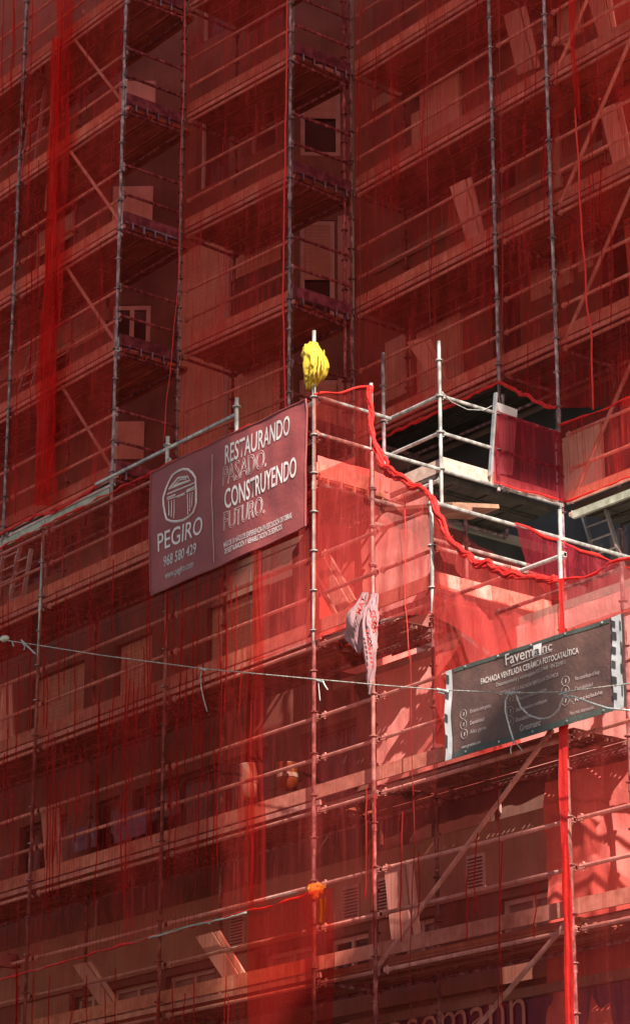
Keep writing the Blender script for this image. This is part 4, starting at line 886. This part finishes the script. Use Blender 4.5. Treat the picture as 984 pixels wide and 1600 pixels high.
for s_, px, py, hp, wp, sh in (('MAT', 562, 962, 12, 16, 0), ('CON', 577, 958, 13, 10, 0), ('OS', 579, 976, 12, 9, 0)):
    t_ = textobj(s_, .13, M['bag_red'], bgp, 'bag_print', onA(px, py, 17.50), V3((.55, 0, .85)) if s_ == 'MAT' else V3((.35, 0, -.93)), V3((-.85, 0, .55)) if s_ == 'MAT' else V3((.93, 0, .35)), .8, off=.004)
mb = MB()
for k in range(9): c = onA(571+k*1.2, 985+k*7, 17.51); mb.beam(c, c+V3((.03, 0, -.02)), .01, .022)
mb.build('bag_print', M['bag_red'], bgp)

# leaning boards
BG = 'boards leaning on the scaffold decks'
def board(pix, y, label, n=1, mat='wood', t=.03, w2=None, lean=.18):
    """pix: top-left, top-right, bottom-left, bottom-right of the board face; leans back at the top"""
    tl, tr = [onA(*p, y-lean*0) for p in pix[:2]]; bl, br = [onA(*p, y) for p in pix[2:]]
    o = empty('leaning_board', (bl+br)/2, label, 'board', BG)
    n_ = V3((0, 1, 0)); w_ = (tr-tl)
    for k in range(2):
        f0, f1 = (0, .74) if k == 0 else (.79, 1.0)
        a, b, c, d = tl.lerp(tr, f0), tl.lerp(tr, f1), bl.lerp(br, f1), bl.lerp(br, f0); off = n_*(.02 if k else 0)
        v = [p+off for p in (a, b, c, d)]+[p+off+n_*t for p in (a, b, c, d)]
        MB().add(v, [(3, 2, 1, 0), (4, 5, 6, 7), (0, 1, 5, 4), (1, 2, 6, 5), (2, 3, 7, 6), (3, 0, 4, 7)]).build('plank', M[mat], o)
    return o
board([(702, 292), (733, 276), (730, 382), (754, 366)], YR+.35, 'leaning board in the middle bay of the upper right scaffold')
board([(635, 535), (668, 524), (682, 606), (700, 598)], YR+.5, 'dark wide leaning board just above the red hem of the upper right net')
board([(786, 24), (818, 8), (808, 118), (840, 104)], YR+.3, 'leaning board at the top, between the two long right poles')
board([(918, 2), (950, -14), (936, 62), (960, 50)], YR+.4, 'leaning board cut off by the top right corner')
board([(936, 172), (966, 158), (958, 262), (984, 244)], YR+.3, 'leaning board at the right edge of the second upper level')
board([(64, 1268), (90, 1262), (72, 1366), (95, 1358)], 18.0, 'upright pale board at lower left beside the blue window reflection')
board([(305, 1464), (340, 1454), (356, 1540), (388, 1534)], 18.05, 'tilted board left of the doubled net on the lowest deck')
board([(114, 1508), (140, 1502), (162, 1580), (190, 1576)], 18.05, 'tilted board at the bottom left of the lowest deck')
board([(599, 1352), (640, 1346), (612, 1478), (654, 1472)], 18.25, 'broad upright board behind the long diagonal at the bottom')
board([(-12, 1072), (16, 1066), (-8, 1164), (20, 1158)], 18.0, 'board cut off by the left edge above the lower toe board')
wb = board([(484, 880), (512, 866), (524, 962), (552, 936)], 17.95, 'sunlit boards leaning beside the corner pole, with an orange edge', mat='toe_pale')
p0, p1 = onA(487, 884, 17.9), onA(526, 960, 17.9); MB().beam(p0, p1, .02, .03).build('plank', M['white_print'], wb, label='bright white edge strip'); MB().beam(p0+V3((-.05, 0, 0)), p1+V3((-.05, 0, 0)), .02, .03).build('plank', M['orange'], wb, label='orange edge strip')
pb = empty('upright_board', onB(790, 740, XP-.05), 'pale white smeared board standing upright on the high platform', 'board')
v = [onB(775, 628, XP-.04), onB(808, 640, XP-.04), onB(800, 742, XP-.04), onB(765, 738, XP-.04)]
MB().add(v+[p+V3((-.03, 0, 0)) for p in v], [(3, 2, 1, 0), (4, 5, 6, 7), (0, 1, 5, 4), (1, 2, 6, 5), (2, 3, 7, 6), (3, 0, 4, 7)]).build('board', M['tape_white'], pb)
MB().beam(onB(774, 614, XP+.02), onB(765, 744, XP+.02), .05, .03).build('batten', M['alu'], pb)
# wooden boards stacked at the deck end
wbx = empty('stacked_boards', onB(700, 800, XU-.2), 'flat brown boards poking out over the top rail beside the rolled net edge', 'boards')
a = onA(625, 797, 18.3); b = onA(752, 790, 18.3)
MB().beam(onB(690, 797, XU-.5), onB(757, 800, XU-.5), .5, .05).build('plank', M['deck'], wbx)
MB().beam(onA(616, 800, 18.2), onA(722, 798, 18.2)+V3((0, 0, .05)), .3, .045).build('plank', M['deck'], wbx)
# ladders
def ladder(pa, pb_, y, wd, n, label, x=None):
    a = onA(*pa, y); b = onA(*pb_, y); o = empty('ladder', b, label, 'ladder', 'ladders on the scaffolds'); d = (b-a); side = V3((wd, 0, 0))
    for s in (0, 1): MB().beam(a+side*s, b+side*s, .03, .06, up=(0, 1, 0)).build('rail', M['alu'], o)
    for k in range(n):
        c = a+d*((k+.5)/n); MB().tube(c, c+side, .014, 6).build('rung', M['alu'], o)
ladder((906, 792), (938, 900), 22.35, .42, 5, 'grey ladder climbing to the high deck at right')
ladder((8, 862), (-6, 925), 18.3, .45, 3, 'ladder at the left edge behind the lower net'); 
ladder((28, 868), (14, 950), 18.3, .38, 4, 'narrow ladder left of the pole behind the upper part of the lower net')
ladder((54, 130), (28, 330), YL+.6, .40, 8, 'ladder in the upper left scaffold, higher of the two')
ladder((52, 545), (22, 640), YL+.6, .40, 4, 'ladder in the upper left scaffold, lower of the two')
# buckets
def bucket(px, py, y, mat, label, h=.30, r=.14):
    c = onA(px, py, y); o = empty('bucket', c, label, 'bucket', 'buckets on the lower deck')
    mb = MB(); mb.path([c, c+V3((0, 0, h*.5)), c+V3((0, 0, h)), c+V3((0, 0, h+.012))], [r*.82, r*.92, r, r*1.06], 18); mb.build('body', M[mat], o, True)
    MB().tube(c+V3((0, 0, h*.45)), c+V3((0, 0, h*.62)), r*.965, 18).build('label_band', M['bucket_pale'], o)
    pts = [c+V3((r*math.cos(t), -.02, h-.02-r*1.1*math.sin(t))) for t in [math.pi*k/8 for k in range(9)]]; MB().path(pts, .005, 5).build('handle', M['wire'], o)
bucket(449, 1233, 18.35, 'bucket_orange', 'orange bucket with white band on the lower deck near the corner pole')
bucket(389, 1248, 18.35, 'bucket_pale', 'pale bucket behind the narrow net strip on the lower deck', .42, .12)
# blue violet reflection of the low windows, put into the panel colour
bl = empty('window_reflection', onA(165, 1320, 18.9), 'painted blue violet reflection on the low windows at lower left', 'reflection')
for (a0, b0, a1, b1, c0, c1) in ((112, 1298, 152, 1285, 1333, 1322), (178, 1276, 228, 1262, 1318, 1302)):
    pq = [onA(a0, b0, 18.95), onA(a1, b1, 18.95), onA(a1, c1, 18.95), onA(a0, c0, 18.95)]
    MB().grid(lambda i, j: pq[0].lerp(pq[1], i).lerp(pq[3].lerp(pq[2], i), j)+V3((0, -.03*noise.noise(V3((i*5, j*4, a0))), 0)), 16, 10).build('reflection_panel', M['blue_reflection'], bl, True)
crumpled('sack', [ring(14, 1512, 22, 14, 17.3+.55), ring(14, 1504, 20, 12, 17.85), ring(17, 1496, 14, 10, 17.85), ring(20, 1490, 8, 6, 17.85)], 'bag', 8.3, 'small pinkish white sack lying on the hem at lower left', 'sack', 20, .03)

# overhead cable with strain insulator and dangling ties
yc = 17.2
def cab(px, py, y=yc): return onA(px, py, y)
cb = empty('overhead_cable', cab(320, 1046), 'thin striped steel cable strung across the street in front of the nets', 'cable')
pix = [(-60, 985), (0, 999), (60, 1008), (160, 1024), (320, 1045), (490, 1061), (600, 1071), (690, 1078), (800, 1083), (880, 1081), (984, 1068), (1060, 1060)]
P_ = resample([cab(*p) for p in pix], 240)
MB().path([p for i, p in enumerate(P_)], .0068, 6).build('cable_strand', M['rope'], cb, True)
c0 = cab(8, 998); MB().path([c0+V3((-.10, 0, .02)), c0+V3((-.06, 0, .012)), c0, c0+V3((.06, 0, -.01)), c0+V3((.10, 0, -.02))], [.012, .04, .052, .04, .012], 12).build('insulator', M['insulator'], cb, True)
c1 = onA(-3, 995, yc); 
def wires(pix, r=.007, y=yc, mat='wire', nm='dangling_wire'):
    MB().path(resample([cab(a, b, y) for a, b in pix], 24), r, 5).build(nm, M[mat], cb, True)
wires([(34, 1000), (42, 1008), (50, 1016), (56, 1022)], .012); wires([(36, 1004), (40, 1010), (38, 1016)], .012); wires([(20, 1003), (22, 1010)], .012)
wires([(316, 1046), (313, 1060), (316, 1082), (320, 1098), (324, 1112)], .007); wires([(313, 1044), (322, 1047)], .014)
wires([(497, 1062), (498, 1075), (500, 1095)], .006); wires([(504, 1064), (508, 1072), (512, 1078)], .010); wires([(492, 1062), (506, 1066)], .014)
wires([(682, 1077), (692, 1079), (700, 1081)], .016); wires([(684, 1082), (694, 1084)], .012)
wires([(795, 1083), (789, 1095), (789, 1112), (795, 1135), (802, 1158)], .009); wires([(806, 1085), (812, 1104), (826, 1118), (845, 1124), (862, 1120), (873, 1107), (878, 1092), (886, 1086), (900, 1090), (925, 1099), (950, 1107), (984, 1110)], .010)
wires([(884, 1086), (890, 1094), (896, 1100)], .008); wires([(802, 1158), (797, 1170), (798, 1178)], .006); wires([(802, 1158), (810, 1166), (816, 1174)], .006); wires([(790, 1084), (812, 1082)], .015); wires([(874, 1085), (888, 1081)], .015)
# wire tie on the high platform
tag(MB().path(resample([onB(a, b, XP+.03) for a, b in ((690, 612), (705, 628), (730, 640), (755, 641), (768, 634))], 20), .006, 5).build('wire_tie', M['wire'], None, True), 'thin wire looped under the rail of the high platform', 'wire')
# pale green ledge left
tag(MB().beam((-34, YL+.02, 14.72), (-29.5, YL+.02, 14.72), .06, .12).build('ledge_beam', M['greenish'], None), 'pale green beam under the hem of the upper left net', 'beam')
tag(MB().beam((-22.3, YR-.02, 12.86), (-19.6, YR-.02, 12.86), .05, .10).build('ledge_beam', M['greenish'], None), 'weathered green white beam under the right high deck above the ladder', 'beam')
